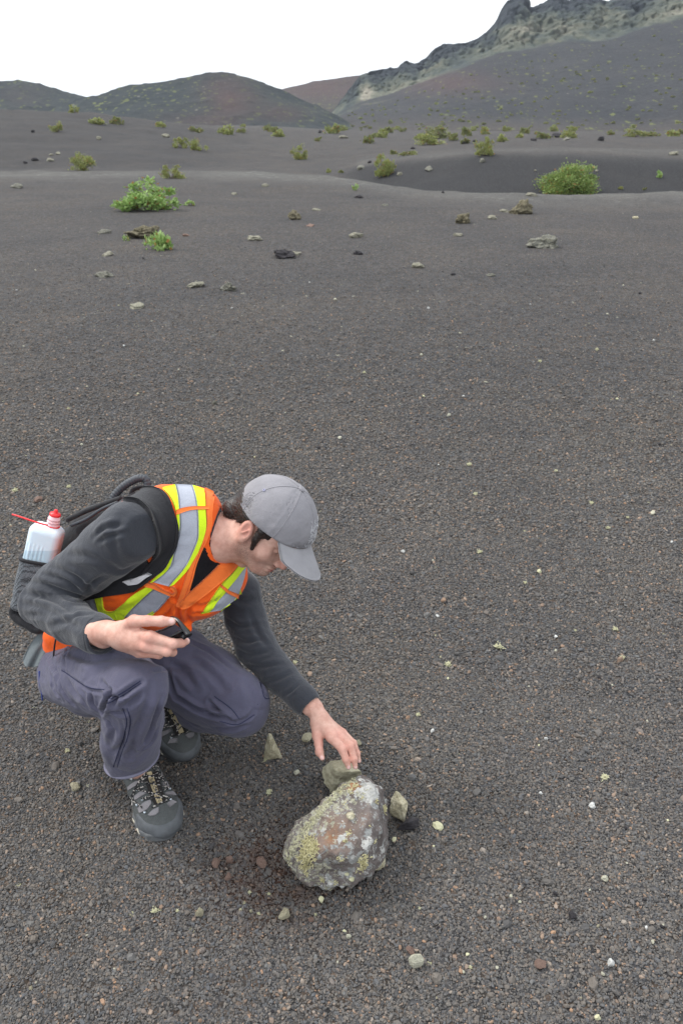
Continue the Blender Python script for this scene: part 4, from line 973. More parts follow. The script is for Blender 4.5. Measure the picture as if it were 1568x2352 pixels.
BELLY = [(560, 640, 1.97, 115), (720, 630, 1.95, 105), (900, 600, 1.95, 105)]

def f_torso(p, g=0.0):
    d = chain(p, *jc(TORSO), 0.03)
    d = smin(d, chain(p, *jc(CHEST_L)), 0.06)
    d = smin(d, chain(p, *jc(TRAPS)), 0.05)
    d = smin(d, chain(p, *jc(BELLY)), 0.05)
    return d-g
def wr(p, a, b, freq, amp, seed, sharp=1.0):
    """cloth folds running round a limb from a to b"""
    a = np.asarray(a); b = np.asarray(b); ax = (b-a)/np.linalg.norm(b-a)
    t = (p-a)@ax; q = p-a-t[:, None]*ax
    s = np.stack([q[:, 0]*7, q[:, 1]*7, q[:, 2]*7], -1)+ax*(t*freq)[:, None]
    n = 1-2*np.abs(fbm(s+seed, 2, seed))
    return amp*n
def win(p, c, r): return np.exp(-(np.linalg.norm(p-np.asarray(c), axis=1)/r)**2)

# ---- sweater
ra, rr_ = jc(R_ARM); la, lr_ = jc(L_ARM)
R_CUFF = (ra[-1]-ra[-2])/np.linalg.norm(ra[-1]-ra[-2]); L_CUFF = (la[-1]-la[-2])/np.linalg.norm(la[-1]-la[-2])
def f_sweater(p):
    d1 = chain(p, ra, rr_, 0.012); d2 = chain(p, la, lr_, 0.012)
    w = 0.0022*win(p, ra[4], .13)+0.0010
    d1 = d1+w*(fbm(((p-ra[4])@np.stack([R_CUFF*34+CU*9, np.cross(R_CUFF, CF)*17, CF*14], 1)), 3, 3))
    d1 = d1+0.006*win(p, ra[2], .14)*(np.abs(vnoise((p-ra[2])@np.stack([(ra[3]-ra[1])*9, CU*22, CF*12], 1), 6))-0.3)
    d2 = d2+(0.0022*win(p, la[3], .13)+0.0010)*fbm((p-la[3])@np.stack([L_CUFF*32+CR*8, np.cross(L_CUFF, CF)*16, CF*12], 1), 3, 8)
    # cuffs cut square and hollow
    d1 = smax(d1, (p-ra[-1])@R_CUFF, 0.004); d2 = smax(d2, (p-la[-1])@L_CUFF, 0.004)
    t = f_torso(p)+0.003*fbm(p*18, 2, 4)
    d = smin(smin(d1, d2, 0.018), t, 0.02)
    d = np.maximum(d, -np.minimum(seg(p, ra[-1]-R_CUFF*.012, ra[-1]+R_CUFF*.05, rr_[-1]-.006, rr_[-1]-.005), seg(p, la[-1]-L_CUFF*.010, la[-1]+L_CUFF*.05, lr_[-1]-.005, lr_[-1]-.004)))
    return d
allp = np.array(list(ra)+list(la)+[J(150, 935, 2.12), J(880, 120, 1.9)])
SW_V, SW_F = sdf_mesh(f_sweater, allp.min(0)-.16, allp.max(0)+.16, 0.0036, 1.3)

M_FLEECE = cloth('charcoal_fleece', (0.034, 0.037, 0.046), 0.95, 700, 0.14, 0.25, 0.5)
M_TROUSER = cloth('slate_cotton', (0.084, 0.082, 0.124), 0.9, 900, 0.16, 0.12, 0.4)
M_ORANGE = cloth('fluorescent_orange_cloth', (0.97, 0.125, 0.012), 0.75, 800, 0.12, 0.1, 0.3)
M_ORANGE2 = cloth('fluorescent_orange_webbing', (1.0, 0.19, 0.035), 0.7, 800, 0.1, 0.1, 0.3)
M_LIME = cloth('fluorescent_lime_cloth', (0.66, 0.90, 0.02), 0.75, 800, 0.1, 0.1, 0.3)
M_SILVER = cloth('silver_reflective_cloth', (0.36, 0.38, 0.44), 0.45, 500, 0.08, 0.0, 0.15)
M_BLACK = cloth('black_nylon', (0.016, 0.016, 0.019), 0.75, 900, 0.2, 0.1, 0.4)
M_TEE = cloth('black_cotton', (0.009, 0.008, 0.010), 0.95, 700, 0.2, 0.0, 0.3)
M_LABEL = plain('white_label', (0.55, 0.55, 0.57), 0.7)
M_RUBBER = plain('black_rubber', (0.042, 0.048, 0.058), 0.5, 0.4)

def skin_material():
    m, n, b = mat('skin'); v = coords(n)
    c = ramp(n, noise(n, v, 28, 4, 0.6), [(0.3, (0.50, 0.27, 0.21)), (0.5, (0.60, 0.365, 0.295)), (0.7, (0.66, 0.44, 0.36))])
    c = mixc(n, 0.55, c, ramp(n, noise(n, v, 95, 5, 0.65), [(0.3, (0.80, 0.70, 0.66)), (0.7, (1.12, 1.08, 1.06))]), 'MULTIPLY')
    c = mixc(n, attr(n, 'pink'), c, (0.62, 0.25, 0.20))
    c = mixc(n, mth(n, 'MULTIPLY', attr(n, 'stubble'), ramp(n, noise(n, v, 420, 2, 0.7), [(0.35, 0.25), (0.65, 1)])), c, (0.13, 0.085, 0.065))
    c = mixc(n, attr(n, 'nail'), c, (0.75, 0.48, 0.44))
    c = mixc(n, attr(n, 'lip'), c, (0.45, 0.17, 0.15))
    c = mixc(n, attr(n, 'brow'), c, (0.03, 0.02, 0.015))
    setc(n, b, c); b.inputs['Roughness'].default_value = 0.6; b.inputs['Specular IOR Level'].default_value = 0.3
    b.inputs['Subsurface Weight'].default_value = 0.06; b.inputs['Subsurface Radius'].default_value = (0.012, 0.005, 0.003); b.inputs['Subsurface Scale'].default_value = 0.6
    bump(n, b, noise(n, v, 260, 4, 0.6), 0.25, 0.001); return m
M_SKIN = skin_material()

# ---- head frame: forward, left, up
hF = CR*.638-CU*.733-CF*.236; hF /= np.linalg.norm(hF)
hU = CR*.627+CU*.672-CF*.393; hU -= hF*(hU@hF); hU /= np.linalg.norm(hU)
hL = np.cross(hU, hF)
if hL@CF < 0: hL = -hL
HM = np.stack([hF, hL, hU])                       # rows: local axes
HS = 0.90
HC = pd(604.8, 1215.2, 1.87)
def H_(f, l, u): return HC+(hF*f+hL*l+hU*u)*HS
def toh(p): return (p-HC)@HM.T/HS
NECK0 = pd(490, 1235, 1.90)
def f_head(p):
    q = toh(p); k = lambda c, r: ell(q, c, np.eye(3), r)
    d = k((-.012, 0, .052), (.098, .074, .082))
    d = smin(d, k((.03, 0, -.01), (.066, .060, .085)), .025)
    d = smin(d, k((.055, 0, .038), (.045, .058, .03)), .02)
    for s in (-1, 1):
        d = smin(d, seg(q, (.0, s*.056, -.032), (.060, s*.022, -.079), .017, .016), .022)
        d = smin(d, ball(q, (.056, s*.043, -.018), .022), .022)              # cheek
        d = smax(d, -ball(q, (.094, s*.033, .010), .0165), .016)             # eye socket
        d = smin(d, ball(q, (.074, s*.031, .009), .0125), .002)
        d = smin(d, seg(q, (.086, s*.012, .026), (.080, s*.045, .027), .008, .006), .008)   # brow ridge
    d = smin(d, ball(q, (.074, 0, -.078), .019), .02)                        # chin
    d = smin(d, seg(q, (.088, 0, .016), (.109, 0, -.024), .0085, .0115), .010)
    for s in (-1, 1): d = smin(d, ball(q, (.099, s*.0115, -.029), .0085), .006)
    d = smin(d, k((.086, 0, -.052), (.013, .022, .007)), .006)
    d = smin(d, k((.084, 0, -.063), (.013, .019, .0075)), .005)
    d = smax(d, -seg(q, (.100, -.016, -.0572), (.100, .016, -.0572), .0022, .0022), .003)
    for s in (-1, 1):
        e = ell(q, (-.006, s*.077, .002), np.array([[.97, 0, .24], [0, 1, 0], [-.24, 0, .97]]), (.019, .009, .032))
        e = smin(e, ball(q, (.0, s*.075, -.025), .0085), .006)
        e = smax(e, -ell(q, (-.004, s*.086, .004), np.array([[.97, 0, .24], [0, 1, 0], [-.24, 0, .97]]), (.0115, .0075, .023)), .0015)
        e = smin(e, seg(q, (.0, s*.081, .010), (-.008, s*.083, -.008), .0028, .0024), .002)
        d = smin(d, e, .005)
    d = d*HS
    n = chain(p, [H_(-.03, 0, -.01), H_(-.025, 0, -.06), NECK0], [.055, .055, .068], .02)
    n = smin(n, seg(p, H_(-.01, -.052, -.05), NECK0+hF*.03, .018, .022), .03)       # neck muscle
    n = smin(n, ball(p, H_(.02, 0, -.115), .012), .02)
    return smin(d, n, .022)

# ---- hands: every finger a chain of its own
def c5(x, y): return .1875*x+196, 1339.4+.1875*y
def c6(x, y): return .10417*x+686, 1584.4+.10417*y
def K5(x, y, d): return pd(*c5(x, y), d)
def K6(x, y, d): return pd(*c6(x, y), d)
k5 = .1875/FPX*1.62; k6 = .10417/FPX*1.92
RH = dict(thumb=([K5(430, 560, 1.640), K5(600, 470, 1.615), K5(760, 462, 1.60), K5(930, 468, 1.60), K5(1060, 470, 1.605)], [85*k5, 78*k5, 64*k5, 64*k5, 50*k5]),
          index=([K5(480, 600, 1.640), K5(800, 665, 1.60), K5(1070, 745, 1.60), K5(1180, 730, 1.62), K5(1240, 712, 1.635)], [95*k5, 78*k5, 62*k5, 56*k5, 44*k5]),
          middle=([K5(440, 680, 1.645), K5(760, 770, 1.605), K5(1000, 838, 1.60), K5(1070, 845, 1.625), K5(1075, 800, 1.66)], [95*k5, 78*k5, 60*k5, 52*k5, 46*k5]),
          ring=([K5(430, 720, 1.655), K5(720, 835, 1.63), K5(900, 868, 1.63), K5(930, 820, 1.665), K5(900, 760, 1.675)], [90*k5, 76*k5, 58*k5, 52*k5, 44*k5]),
          pinky=([K5(400, 730, 1.665), K5(660, 850, 1.66), K5(790, 850, 1.67), K5(800, 800, 1.69), K5(770, 750, 1.695)], [80*k5, 62*k5, 50*k5, 46*k5, 38*k5]))
RPALM = ([K5(120, 600, 1.672), K5(260, 600, 1.658), K5(450, 640, 1.645), K5(640, 700, 1.63)], [140*k5, 145*k5, 170*k5, 150*k5])
LH = dict(thumb=([K6(400, 760, 1.935), K6(420, 1010, 1.925), K6(440, 1200, 1.915), K6(455, 1370, 1.905), K6(515, 1500, 1.90)], [150*k6, 120*k6, 92*k6, 88*k6, 60*k6]),
          index=([K6(480, 720, 1.94), K6(730, 1040, 1.91), K6(960, 1310, 1.895), K6(1040, 1540, 1.89), K6(1095, 1700, 1.89)], [150*k6, 125*k6, 92*k6, 78*k6, 58*k6]),
          middle=([K6(520, 690, 1.945), K6(880, 990, 1.925), K6(1140, 1240, 1.905), K6(1215, 1530, 1.895), K6(1245, 1700, 1.895)], [140*k6, 115*k6, 90*k6, 74*k6, 56*k6]),
          ring=([K6(520, 640, 1.955), K6(960, 960, 1.95), K6(1200, 1180, 1.93), K6(1285, 1400, 1.92), K6(1325, 1570, 1.918)], [130*k6, 100*k6, 80*k6, 66*k6, 50*k6]),
          pinky=([K6(500, 600, 1.965), K6(900, 930, 1.975), K6(1120, 1150, 1.975), K6(1180, 1320, 1.97), K6(1210, 1450, 1.965)], [120*k6, 90*k6, 70*k6, 58*k6, 46*k6]))
LPALM = ([K6(250, 240, 1.965), K6(360, 400, 1.958), K6(470, 640, 1.945), K6(640, 850, 1.935)], [165*k6, 175*k6, 200*k6, 180*k6])
def f_hand(p, palm, H):
    d = chain(p, *palm, .006)
    for nme, (pts, rs) in H.items():
        root = seg(p, pts[0], pts[1], rs[0], rs[1]); d = smin(d, root, .010)
    for nme, (pts, rs) in H.items():
        e = chain(p, pts[1:], rs[1:], .002)
        for j in (1, 2, 3): e = smin(e, ball(p, pts[j], rs[j]*1.06), .003)      # knuckles
        d = smin(d, e, .0035)
    return d
# ---- inner body (under the clothes) shares the surface with head and hands
def f_body(p):
    sub = lambda L, g: chain(p, jc(L)[0], [max(r-g, .02) for r in jc(L)[1]], .01)
    d = f_torso(p)+.022
    d = smin(d, chain(p, list(ra)+[K5(120, 600, 1.672)], [max(r-.026, .02) for r in rr_[:-2]]+[.024, .0225]+[140*k5*.95], .01), .01)
    d = smin(d, chain(p, list(la)+[K6(250, 240, 1.965)], [max(r-.02, .02) for r in lr_[:-2]]+[.024, .022, 165*k6*.95], .008), .01)
    for L, g_ in ((R_THIGH, .026), (R_SHANK, .036), (L_THIGH, .026), (L_SHANK, .030), (PELVIS, .026)): d = smin(d, sub(L, g_), .01)
    d = smin(d, seg(p, jc(R_SHANK)[0][-1], pz(320, 1775, .07), .026, .026), .01)
    d = smin(d, seg(p, jc(L_SHANK)[0][-1], J(760, 1230, 2.22), .03, .03), .01)
    d = smin(d, f_head(p), .012)
    d = smin(d, f_hand(p, RPALM, RH), .008)
    d = smin(d, f_hand(p, LPALM, LH), .008)
    return d
lo = np.minimum(allp.min(0), pz(320, 1775, .05))-.2; hi = allp.max(0)+.2; hi[0] = .12
BV, BF = sdf_mesh(f_body, lo, hi, 0.0024, 1.3)
q = toh(BV); hm_ = (np.linalg.norm(BV-HC, axis=1) < .16)
def g3(c, r, Q=q): return np.exp(-(((Q-np.array(c))/np.array(r))**2).sum(1))
stub = hm_*(g3((.03, -.06, -.055), (.04, .03, .03))+g3((.075, 0, -.08), (.025, .035, .022))+.6*g3((.09, 0, -.045), (.012, .03, .007))+.5*g3((.01, -.065, -.03), (.02, .02, .03)))
pink = hm_*(.55*g3((-.006, -.08, .01), (.022, .014, .034))+.5*g3((.108, 0, -.025), (.016, .02, .016))+.2*g3((.06, -.05, -.02), (.02, .02, .02)))
lip = hm_*np.clip(1.6*(g3((.096, 0, -.058), (.012, .02, .008))-.25), 0, 1)
brow = hm_*np.clip(2*g3((.088, -.034, .028), (.012, .016, .004)), 0, 1)+hm_*np.clip(2*g3((.090, -.034, .0035), (.008, .014, .0018)), 0, 1)
nail = np.zeros(len(BV))
for H in (RH, LH):
    for nme, (pts, rs) in H.items():
        for j in (1, 2, 3): pink = pink+.5*np.exp(-(np.linalg.norm(BV-pts[j], axis=1)/(rs[j]*1.3))**2)
        d_ = (pts[4]-pts[3])/np.linalg.norm(pts[4]-pts[3]); up = -CF*.9+CU*.25 if nme != 'x' else CU
        up = up-d_*(up@d_); up /= np.linalg.norm(up); nc = pts[4]+up*rs[4]*.9
        nail = np.maximum(nail, np.clip(2.2-2.2*np.linalg.norm(BV-nc, axis=1)/(rs[4]*.95), 0, 1))
person = empty('person', (pz(330, 1760, 0)[0], pz(330, 1760, 0)[1], 0))
tag(person, 'crouching man in orange safety vest and grey cap reaching for a stone', 'person')
body = link_mesh('body', BV, BF, M_SKIN, person, attrs={'stubble': np.clip(stub*.8, 0, .8), 'pink': np.clip(pink, 0, .7), 'lip': lip, 'brow': np.clip(brow, 0, 1), 'nail': nail})
SN = normals(SW_V, SW_F); SWB = bvh_of((SW_V, SW_F)); CREASES = [([(125, 545), (200, 560), (300, 595), (385, 618)], .006, .006), ([(112, 600), (180, 615), (270, 645), (335, 695)], .006, .007), ([(103, 650), (170, 665), (260, 700), (300, 740)], .006, .005), ([(200, 515), (300, 540), (370, 590)], .006, .006), ([(240, 480), (350, 530), (430, 600)], .007, .006), ([(430, 345), (480, 305), (560, 290)], .006, .007), ([(450, 365), (520, 335), (580, 322)], .005, .005),
    ([(300, 425), (380, 430), (460, 450)], .008, .005), ([(320, 720), (380, 700), (420, 700)], .006, .005), ([(230, 750), (310, 735), (370, 760)], .007, .006), ([(130, 700), (190, 700), (240, 720)], .006, .005), ([(480, 520), (420, 560), (400, 600)], .006, .006), ([(560, 250), (520, 330), (540, 430)], .009, .005), ([(250, 610), (330, 640), (400, 640)], .006, .006), ([(500, 470), (560, 500), (620, 470)], .008, .004),
    ([(1040, 720), (1100, 755), (1175, 745)], .006, .006), ([(1060, 800), (1130, 825), (1205, 810)], .006, .006), ([(1080, 860), (1150, 885), (1240, 865)], .006, .006), ([(1120, 930), (1200, 940), (1290, 925)], .006, .005), ([(1200, 1020), (1270, 1000), (1330, 970)], .006, .005), ([(1290, 1080), (1340, 1050), (1380, 1010)], .004, .004), ([(1050, 600), (1110, 640), (1185, 630)], .008, .006), ([(1150, 700), (1180, 780), (1230, 850)], .007, .004)]
def crease(V, N, bvh, pts, w, dep, dg=None):
    """press a fold (valley with a raised lip) along a line measured on the cloth"""
    L = resample([c1(*q_) for q_ in pts], 50); P3 = np.array([hit(bvh, a, b, dg)[0] for a, b in L])
    mk = (V > P3.min(0)-.04).all(1) & (V < P3.max(0)+.04).all(1); idx = np.where(mk)[0]
    if not len(idx): return
    D = np.linalg.norm(V[idx][:, None]-P3[None], axis=2); d = D.min(1); k = D.argmin(1)/49.0
    fade = np.sin(np.clip(k, .02, .98)*math.pi)**.5
    V[idx] -= N[idx]*((dep*np.exp(-(d/w)**2)-dep*.55*np.exp(-((d-2.0*w)/w)**2))*fade)[:, None]
for pts, w, dp in CREASES: crease(SW_V, SN, SWB, pts, w, dp)
SW_V = smooth_mesh(SW_V, SW_F, 1, .3)
sweater = link_mesh('sweater', SW_V, SW_F, M_FLEECE, person)
SWB = bvh_of((SW_V, SW_F))

# ---- trousers
rt, rtr = jc(R_THIGH); rs1, rsr = jc(R_SHANK); lt, ltr = jc(L_THIGH); ls, lsr = jc(L_SHANK); pv, pvr = jc(PELVIS)
HEMN = (rs1[-1]-rs1[-2])/np.linalg.norm(rs1[-1]-rs1[-2])
HN_ = HEMN+CR*.38-CF*.40; HN_ /= np.linalg.norm(HN_)
def rdg(q, o, s): return .55-1.3*np.abs(fbm(q*.8, o, s))
def f_trousers(p):
    th = chain(p, rt, rtr, .02); sh = chain(p, rs1, rsr, .02)
    th = th+.0055*rdg((p-rt[1])@np.stack([(rt[3]-rt[0])/.45*6, CU*16, CF*10], 1)*1.5, 3, 5)
    ax = HEMN; sd_ = np.cross(ax, CF)
    sh = sh+.006*rdg((p-rs1[0])@np.stack([ax*7+sd_*9, sd_*26, CF*16], 1), 3, 12)
    a = smin(th, sh, .012)
    a = smax(a, (p-rs1[-1]-HEMN*.018)@HN_, .004)
    a = np.maximum(a, -seg(p, rs1[-1]-HEMN*.03, rs1[-1]+HEMN*.1, rsr[-1]-.007, rsr[-1]-.004))
    lt_ = chain(p, lt, ltr, .02); ls_ = chain(p, ls, lsr, .02)
    lt_ = lt_+.0055*rdg((p-lt[1])@np.stack([(lt[3]-lt[0])/.45*8, CU*20, CF*10], 1), 3, 15)
    ls_ = ls_+.007*rdg((p-ls[1])@np.stack([(ls[0]-ls[2])*12, CU*36, CF*12], 1), 3, 17)
    b = smin(lt_, ls_, .008)
    pl = chain(p, pv, pvr)+.003*fbm(p*20, 2, 7)
    d = smin(smin(a, pl, .04), smin(b, pl, .05), .02)
    return d
P_ = np.array(list(rt)+list(rs1)+list(lt)+list(ls)+list(pv))
TV, TF = sdf_mesh(f_trousers, P_.min(0)-.13, P_.max(0)+.13, 0.0031, 1.35)
TB = bvh_of((TV, TF))
TN = normals(TV, TF)
for pts, w, dp in [([(520, 1050), (500, 1100), (470, 1150)], .005, .012), ([(470, 1010), (540, 1090), (500, 1110)], .005, .008), ([(700, 960), (770, 950)], .004, .004), ([(650, 1010), (560, 1070), (490, 1110)], .005, .007),
                   ([(300, 960), (400, 1040), (470, 1060)], .003, .003), ([(560, 1130), (600, 1100), (660, 1060)], .006, .006), ([(700, 1020), (660, 1150), (620, 1260), (600, 1360)], .007, .006),
                   ([(745, 1080), (700, 1200), (660, 1300)], .006, .005), ([(330, 830), (300, 900), (300, 950)], .005, .005), ([(270, 960), (290, 1040), (340, 1110)], .006, .006), ([(240, 980), (250, 1040), (280, 1090)], .006, .005),
                   ([(420, 1060), (430, 1110), (460, 1140)], .006, .005), ([(770, 960), (800, 1050), (830, 1100)], .006, .007), ([(790, 1060), (900, 1130), (960, 1150)], .006, .009), ([(850, 1100), (950, 1150), (1070, 1190)], .005, .009),
                   ([(960, 1100), (1010, 1150), (1050, 1180)], .005, .008), ([(1060, 1200), (1130, 1180), (1170, 1140)], .005, .005), ([(1190, 1000), (1215, 1060), (1235, 1080)], .004, .004), ([(490, 1180), (520, 1230), (500, 1300)], .006, .004),
                   ([(560, 1180), (575, 1250), (555, 1330), (540, 1390)], .0035, .003), ([(300, 870), (370, 900), (440, 930)], .008, .004), ([(860, 820), (960, 870), (1080, 960)], .006, .004), ([(880, 900), (960, 960), (1040, 1050)], .008, .004), ([(500, 1060), (560, 1080), (600, 1060)], .005, .005), ([(480, 1120), (540, 1150), (590, 1140)], .005, .005), ([(640, 1130), (610, 1220), (580, 1290)], .008, .004), ([(720, 1230), (690, 1290), (640, 1330)], .006, .005), ([(520, 1330), (560, 1300), (580, 1240)], .006, .004),
 ([(340, 870), (420, 900), (520, 900)], .009, .004), ([(230, 900), (260, 960), (270, 1030)], .006, .005), ([(310, 1000), (350, 1060), (400, 1120)], .008, .005), ([(780, 920), (840, 960), (900, 1040)], .009, .005), ([(980, 1220), (1060, 1225), (1140, 1200)], .006, .006), ([(1130, 1010), (1160, 1080), (1150, 1140)], .01, .003)]:
    crease(TV, TN, TB, pts, w, dp*1.5)
TV = smooth_mesh(TV, TF, 1, .4)
trousers = link_mesh('trousers', TV, TF, M_TROUSER, person)
TB = bvh_of((TV, TF))
M_SEAM = plain('navy_thread', (0.022, 0.026, 0.06), 0.9, 0.2)
def stitch(name, bvh, pts, r, m, parent, f=c1, n=60, dg=None, off=.0003):
    L = resample([f(*q_) for q_ in pts], n); P3 = []
    for a, b in L:
        h_, nn = hit(bvh, a, b, dg); P3.append(h_+nn*off)
    P3 = lap_grid(np.array(P3), n, 1, 2) if False else np.array(P3)
    for _ in range(2): P3[1:-1] = .5*P3[1:-1]+.25*(P3[:-2]+P3[2:])
    V, F = tube(P3, r, 5); return link_mesh(name, V, F, m, parent)
for pts in [[(285, 955), (400, 1030), (480, 1045)], [(585, 1130), (600, 1190), (585, 1270), (562, 1330), (540, 1400)], [(565, 1130), (583, 1190), (567, 1270), (545, 1330), (522, 1400)],
            [(645, 1005), (560, 1060), (490, 1095)], [(650, 1015), (565, 1072), (495, 1108)], [(1195, 1010), (1215, 1080), (1243, 1085)], [(985, 1075), (1060, 1130), (1100, 1180)], [(1010, 1190), (1090, 1205), (1170, 1160)]]:
    stitch('seam', TB, pts, .0011, M_SEAM, trousers)
# turned hem ring
ring = []
sdx = np.cross(HEMN, CF); sdx /= np.linalg.norm(sdx); sdy = np.cross(HEMN, sdx)
for a in np.linspace(0, 2*math.pi, 40):
    rad = rsr[-1]-.002; o_ = sdx*math.cos(a)*rad+sdy*math.sin(a)*rad
    ring.append(rs1[-1]+HEMN*.015+o_-HEMN*((HN_@o_)/(HN_@HEMN)))
hemv, hemf = tube(np.array(ring), .0045, 8, False); link_mesh('trouser_cuff', hemv, hemf, cloth('pale_cuff_lining', (0.17, 0.165, 0.22), .9), trousers)

# ---- vest: a closed shell over the torso, orange; trims laid on it
def f_vest(p):
    d = f_torso(p, .0065)+.0035*fbm(p*16+3, 3, 14)
    d = smin(d, chain(p, [J(240, 830, 2.03), J(250, 800, 2.02), J(420, 700, 1.98)], [Rr(36, 2.03), Rr(50, 2), Rr(90, 2)]), .02)
    d = smin(d, seg(p, J(850, 745, 1.93), J(872, 768, 1.92), .012, .006), .02)
    nk = seg(p, NECK0, HC, .063, .08)
    d = smax(d, -nk, .006)
    return d
VV, VF = sdf_mesh(f_vest, P_.min(0)-.35, np.array([.1, 2.3, 1.1]), 0.0036, 1.35)
VN = normals(VV, VF); VB = bvh_of((VV, VF))
for pts, w, dp in [([(835, 650), (820, 690), (830, 740)], .006, .01), ([(800, 660), (770, 700), (700, 740)], .006, .008), ([(900, 640), (860, 690), (870, 740)], .006, .008), ([(500, 620), (600, 600), (660, 560)], .008, .008),
                   ([(470, 640), (540, 640), (620, 590)], .006, .006), ([(850, 650), (940, 660), (1040, 600)], .006, .005), ([(820, 640), (800, 620), (830, 560)], .005, .005), ([(870, 690), (950, 690), (1000, 660)], .005, .005),
                   ([(740, 160), (780, 220), (800, 260)], .006, .006), ([(815, 330), (850, 345), (890, 330)], .004, .005), ([(830, 440), (790, 480), (740, 510)], .006, .004)]:
    crease(VV, VN, VB, pts, w, dp)
VV = smooth_mesh(VV, VF, 1, .4); VB = bvh_of((VV, VF))
vest = link_mesh('safety_vest', VV, VF, M_ORANGE, person)
def c4(x, y): return .2604*x+196, 1094.4+.2604*y
def vp(name, L_, R_, m, t0=-.002, t1=.0022, parent=None, n=40, mm=9, bvh=None, f=c4, dg=1.85, sm=1, wav=0.0):
    t1 = t1+.0022
    V, F = patch(bvh or VB, [f(*a) for a in L_], [f(*a) for a in R_], t0, t1, n, mm, dg, sm, wav); return link_mesh(name, V, F, m, parent if parent is not None else vest)
tee = vp('t_shirt', [(1055, 540), (1030, 620), (990, 720), (960, 840), (925, 1000)], [(1330, 560), (1310, 650), (1200, 760), (1080, 860), (935, 1000)], M_TEE, -.002, .0012, person)
# right strap of the vest
A1 = [(790, 82), (812, 180), (822, 300), (828, 430), (812, 540), (780, 680), (722, 830), (600, 925)]
A2 = [(945, 88), (972, 180), (990, 300), (996, 430), (986, 560), (920, 720), (850, 830), (742, 962)]
vp('reflective_tape', A1, A2, M_SILVER, wav=.001)
vp('lime_trim', [(680, 108), (750, 190), (795, 300), (812, 420), (812, 520), (770, 680), (700, 800), (555, 948)], A1, M_LIME, -.001, .0018)
vp('lime_trim', A2, [(1040, 118), (1052, 200), (1056, 300), (1062, 430), (1040, 540), (975, 700), (900, 820), (785, 950)], M_LIME, -.001, .0018)
vp('orange_binding', [(1050, 110), (1062, 200), (1062, 300), (1066, 430), (1030, 570), (1000, 650), (900, 830), (850, 1000), (800, 1130)], [(1140, 150), (1118, 240), (1110, 330), (1108, 430), (1072, 550), (1030, 640), (975, 780), (945, 900), (890, 1090)], M_ORANGE2, -.001, .0026)
# left strap
vp('orange_binding', [(1275, 650), (1180, 760), (1060, 880), (930, 1000), (800, 1130)], [(1385, 715), (1300, 830), (1190, 930), (1030, 1060), (870, 1170)], M_ORANGE2, -.001, .003)
vp('lime_trim', [(1385, 735), (1290, 850), (1190, 960), (1110, 1080), (1020, 1210)], [(1408, 790), (1330, 890), (1250, 985), (1180, 1080), (1095, 1195)], M_LIME, -.001, .0022)
vp('reflective_tape', [(1410, 792), (1330, 890), (1250, 985), (1180, 1080), (1095, 1195)], [(1400, 860), (1385, 920), (1355, 1000), (1320, 1070), (1190, 1170)], M_SILVER, -.001, .0016)
vp('lime_trim', [(1362, 990), (1330, 1060), (1270, 1120), (1190, 1168)], [(1368, 1030), (1335, 1095), (1270, 1150), (1195, 1190)], M_LIME, -.001, .0022, n=20, mm=4)
# lower belt of the vest
B1 = [(600, 985), (520, 1050), (430, 1140), (350, 1235)]; B2 = [(752, 1045), (690, 1120), (630, 1180), (545, 1228)]
vp('reflective_tape', B1, B2, M_SILVER, wav=.001)
vp('lime_trim', [(552, 965), (460, 1030), (360, 1105), (255, 1185)], [(602, 985), (520, 1050), (430, 1140), (350, 1235)], M_LIME, -.001, .0022)
vp('lime_trim', [(255, 1185), (275, 1215), (285, 1250)], [(350, 1215), (350, 1235), (345, 1262)], M_LIME, -.001, .0024, n=12, mm=6)
vp('lime_trim', [(752, 1045), (700, 1100), (640, 1150), (540, 1215)], [(665, 1122), (640, 1165), (610, 1200), (590, 1235)], M_LIME, -.001, .002, n=20, mm=6)
vp('lime_trim', [(90, 1040), (110, 1120), (130, 1190), (190, 1235), (290, 1258)], [(152, 1038), (158, 1110), (170, 1170), (210, 1190), (262, 1185)], M_LIME, -.001, .0026)
vp('reflective_tape', [(-10, 1065), (-10, 1120), (60, 1180)], [(92, 1042), (100, 1110), (128, 1200)], M_SILVER, -.001, .0018, n=16)
# thin elastic loops
vp('fastening_strap', [(800, 300), (930, 272), (1075, 270)], [(803, 338), (930, 300), (1082, 296)], M_ORANGE2, 0, .0045, n=24, mm=4)
vp('fastening_strap', [(515, 920), (600, 935), (700, 990), (765, 1015)], [(545, 965), (600, 975), (690, 1012), (755, 1042)], M_ORANGE2, 0, .0055, n=24, mm=4)
vp('fastening_strap', [(1190, 945), (1260, 1000), (1342, 1030)], [(1185, 972), (1255, 1030), (1336, 1064)], M_ORANGE2, 0, .0045, n=20, mm=4)
vp('fastening_strap', [(765, 960), (792, 970), (796, 1010), (765, 1040)], [(752, 975), (772, 985), (776, 1005), (752, 1025)], M_ORANGE2, 0, .0055, n=20, mm=3)

# grey shirt tail hanging below the backpack
A_ = resample([c1(*q_) for q_ in [(205, 760), (240, 790), (300, 830)]], 26); B_ = resample([c1(*q_) for q_ in [(108, 905), (122, 938), (175, 938), (228, 900)]], 26); P3 = []
for i in range(26):
    for j in range(16):
        t = j/15; x, y = A_[i]*(1-t)+B_[i]*t; x -= 7*math.sin(t*3.1)*(1-i/25)
        P3.append(pd(x, y, 2.05+.05*(i < 0)-.035*math.sin(i/25*3.1)*(.4+.6*t)+.010*math.sin(i*.75)*t))
P3 = np.array(P3); gr = P3.reshape(26, 16, 3); du = np.gradient(gr, axis=0); dv = np.gradient(gr, axis=1); Nn = np.cross(du, dv).reshape(-1, 3); Nn /= np.linalg.norm(Nn, axis=1)[:, None]+1e-9
V, F = slab(P3, Nn, 26, 16, -.0015, .0015)
link_mesh('shirt_tail', V, F, cloth('grey_jersey', (.135, .155, .165), .9, 700), person)

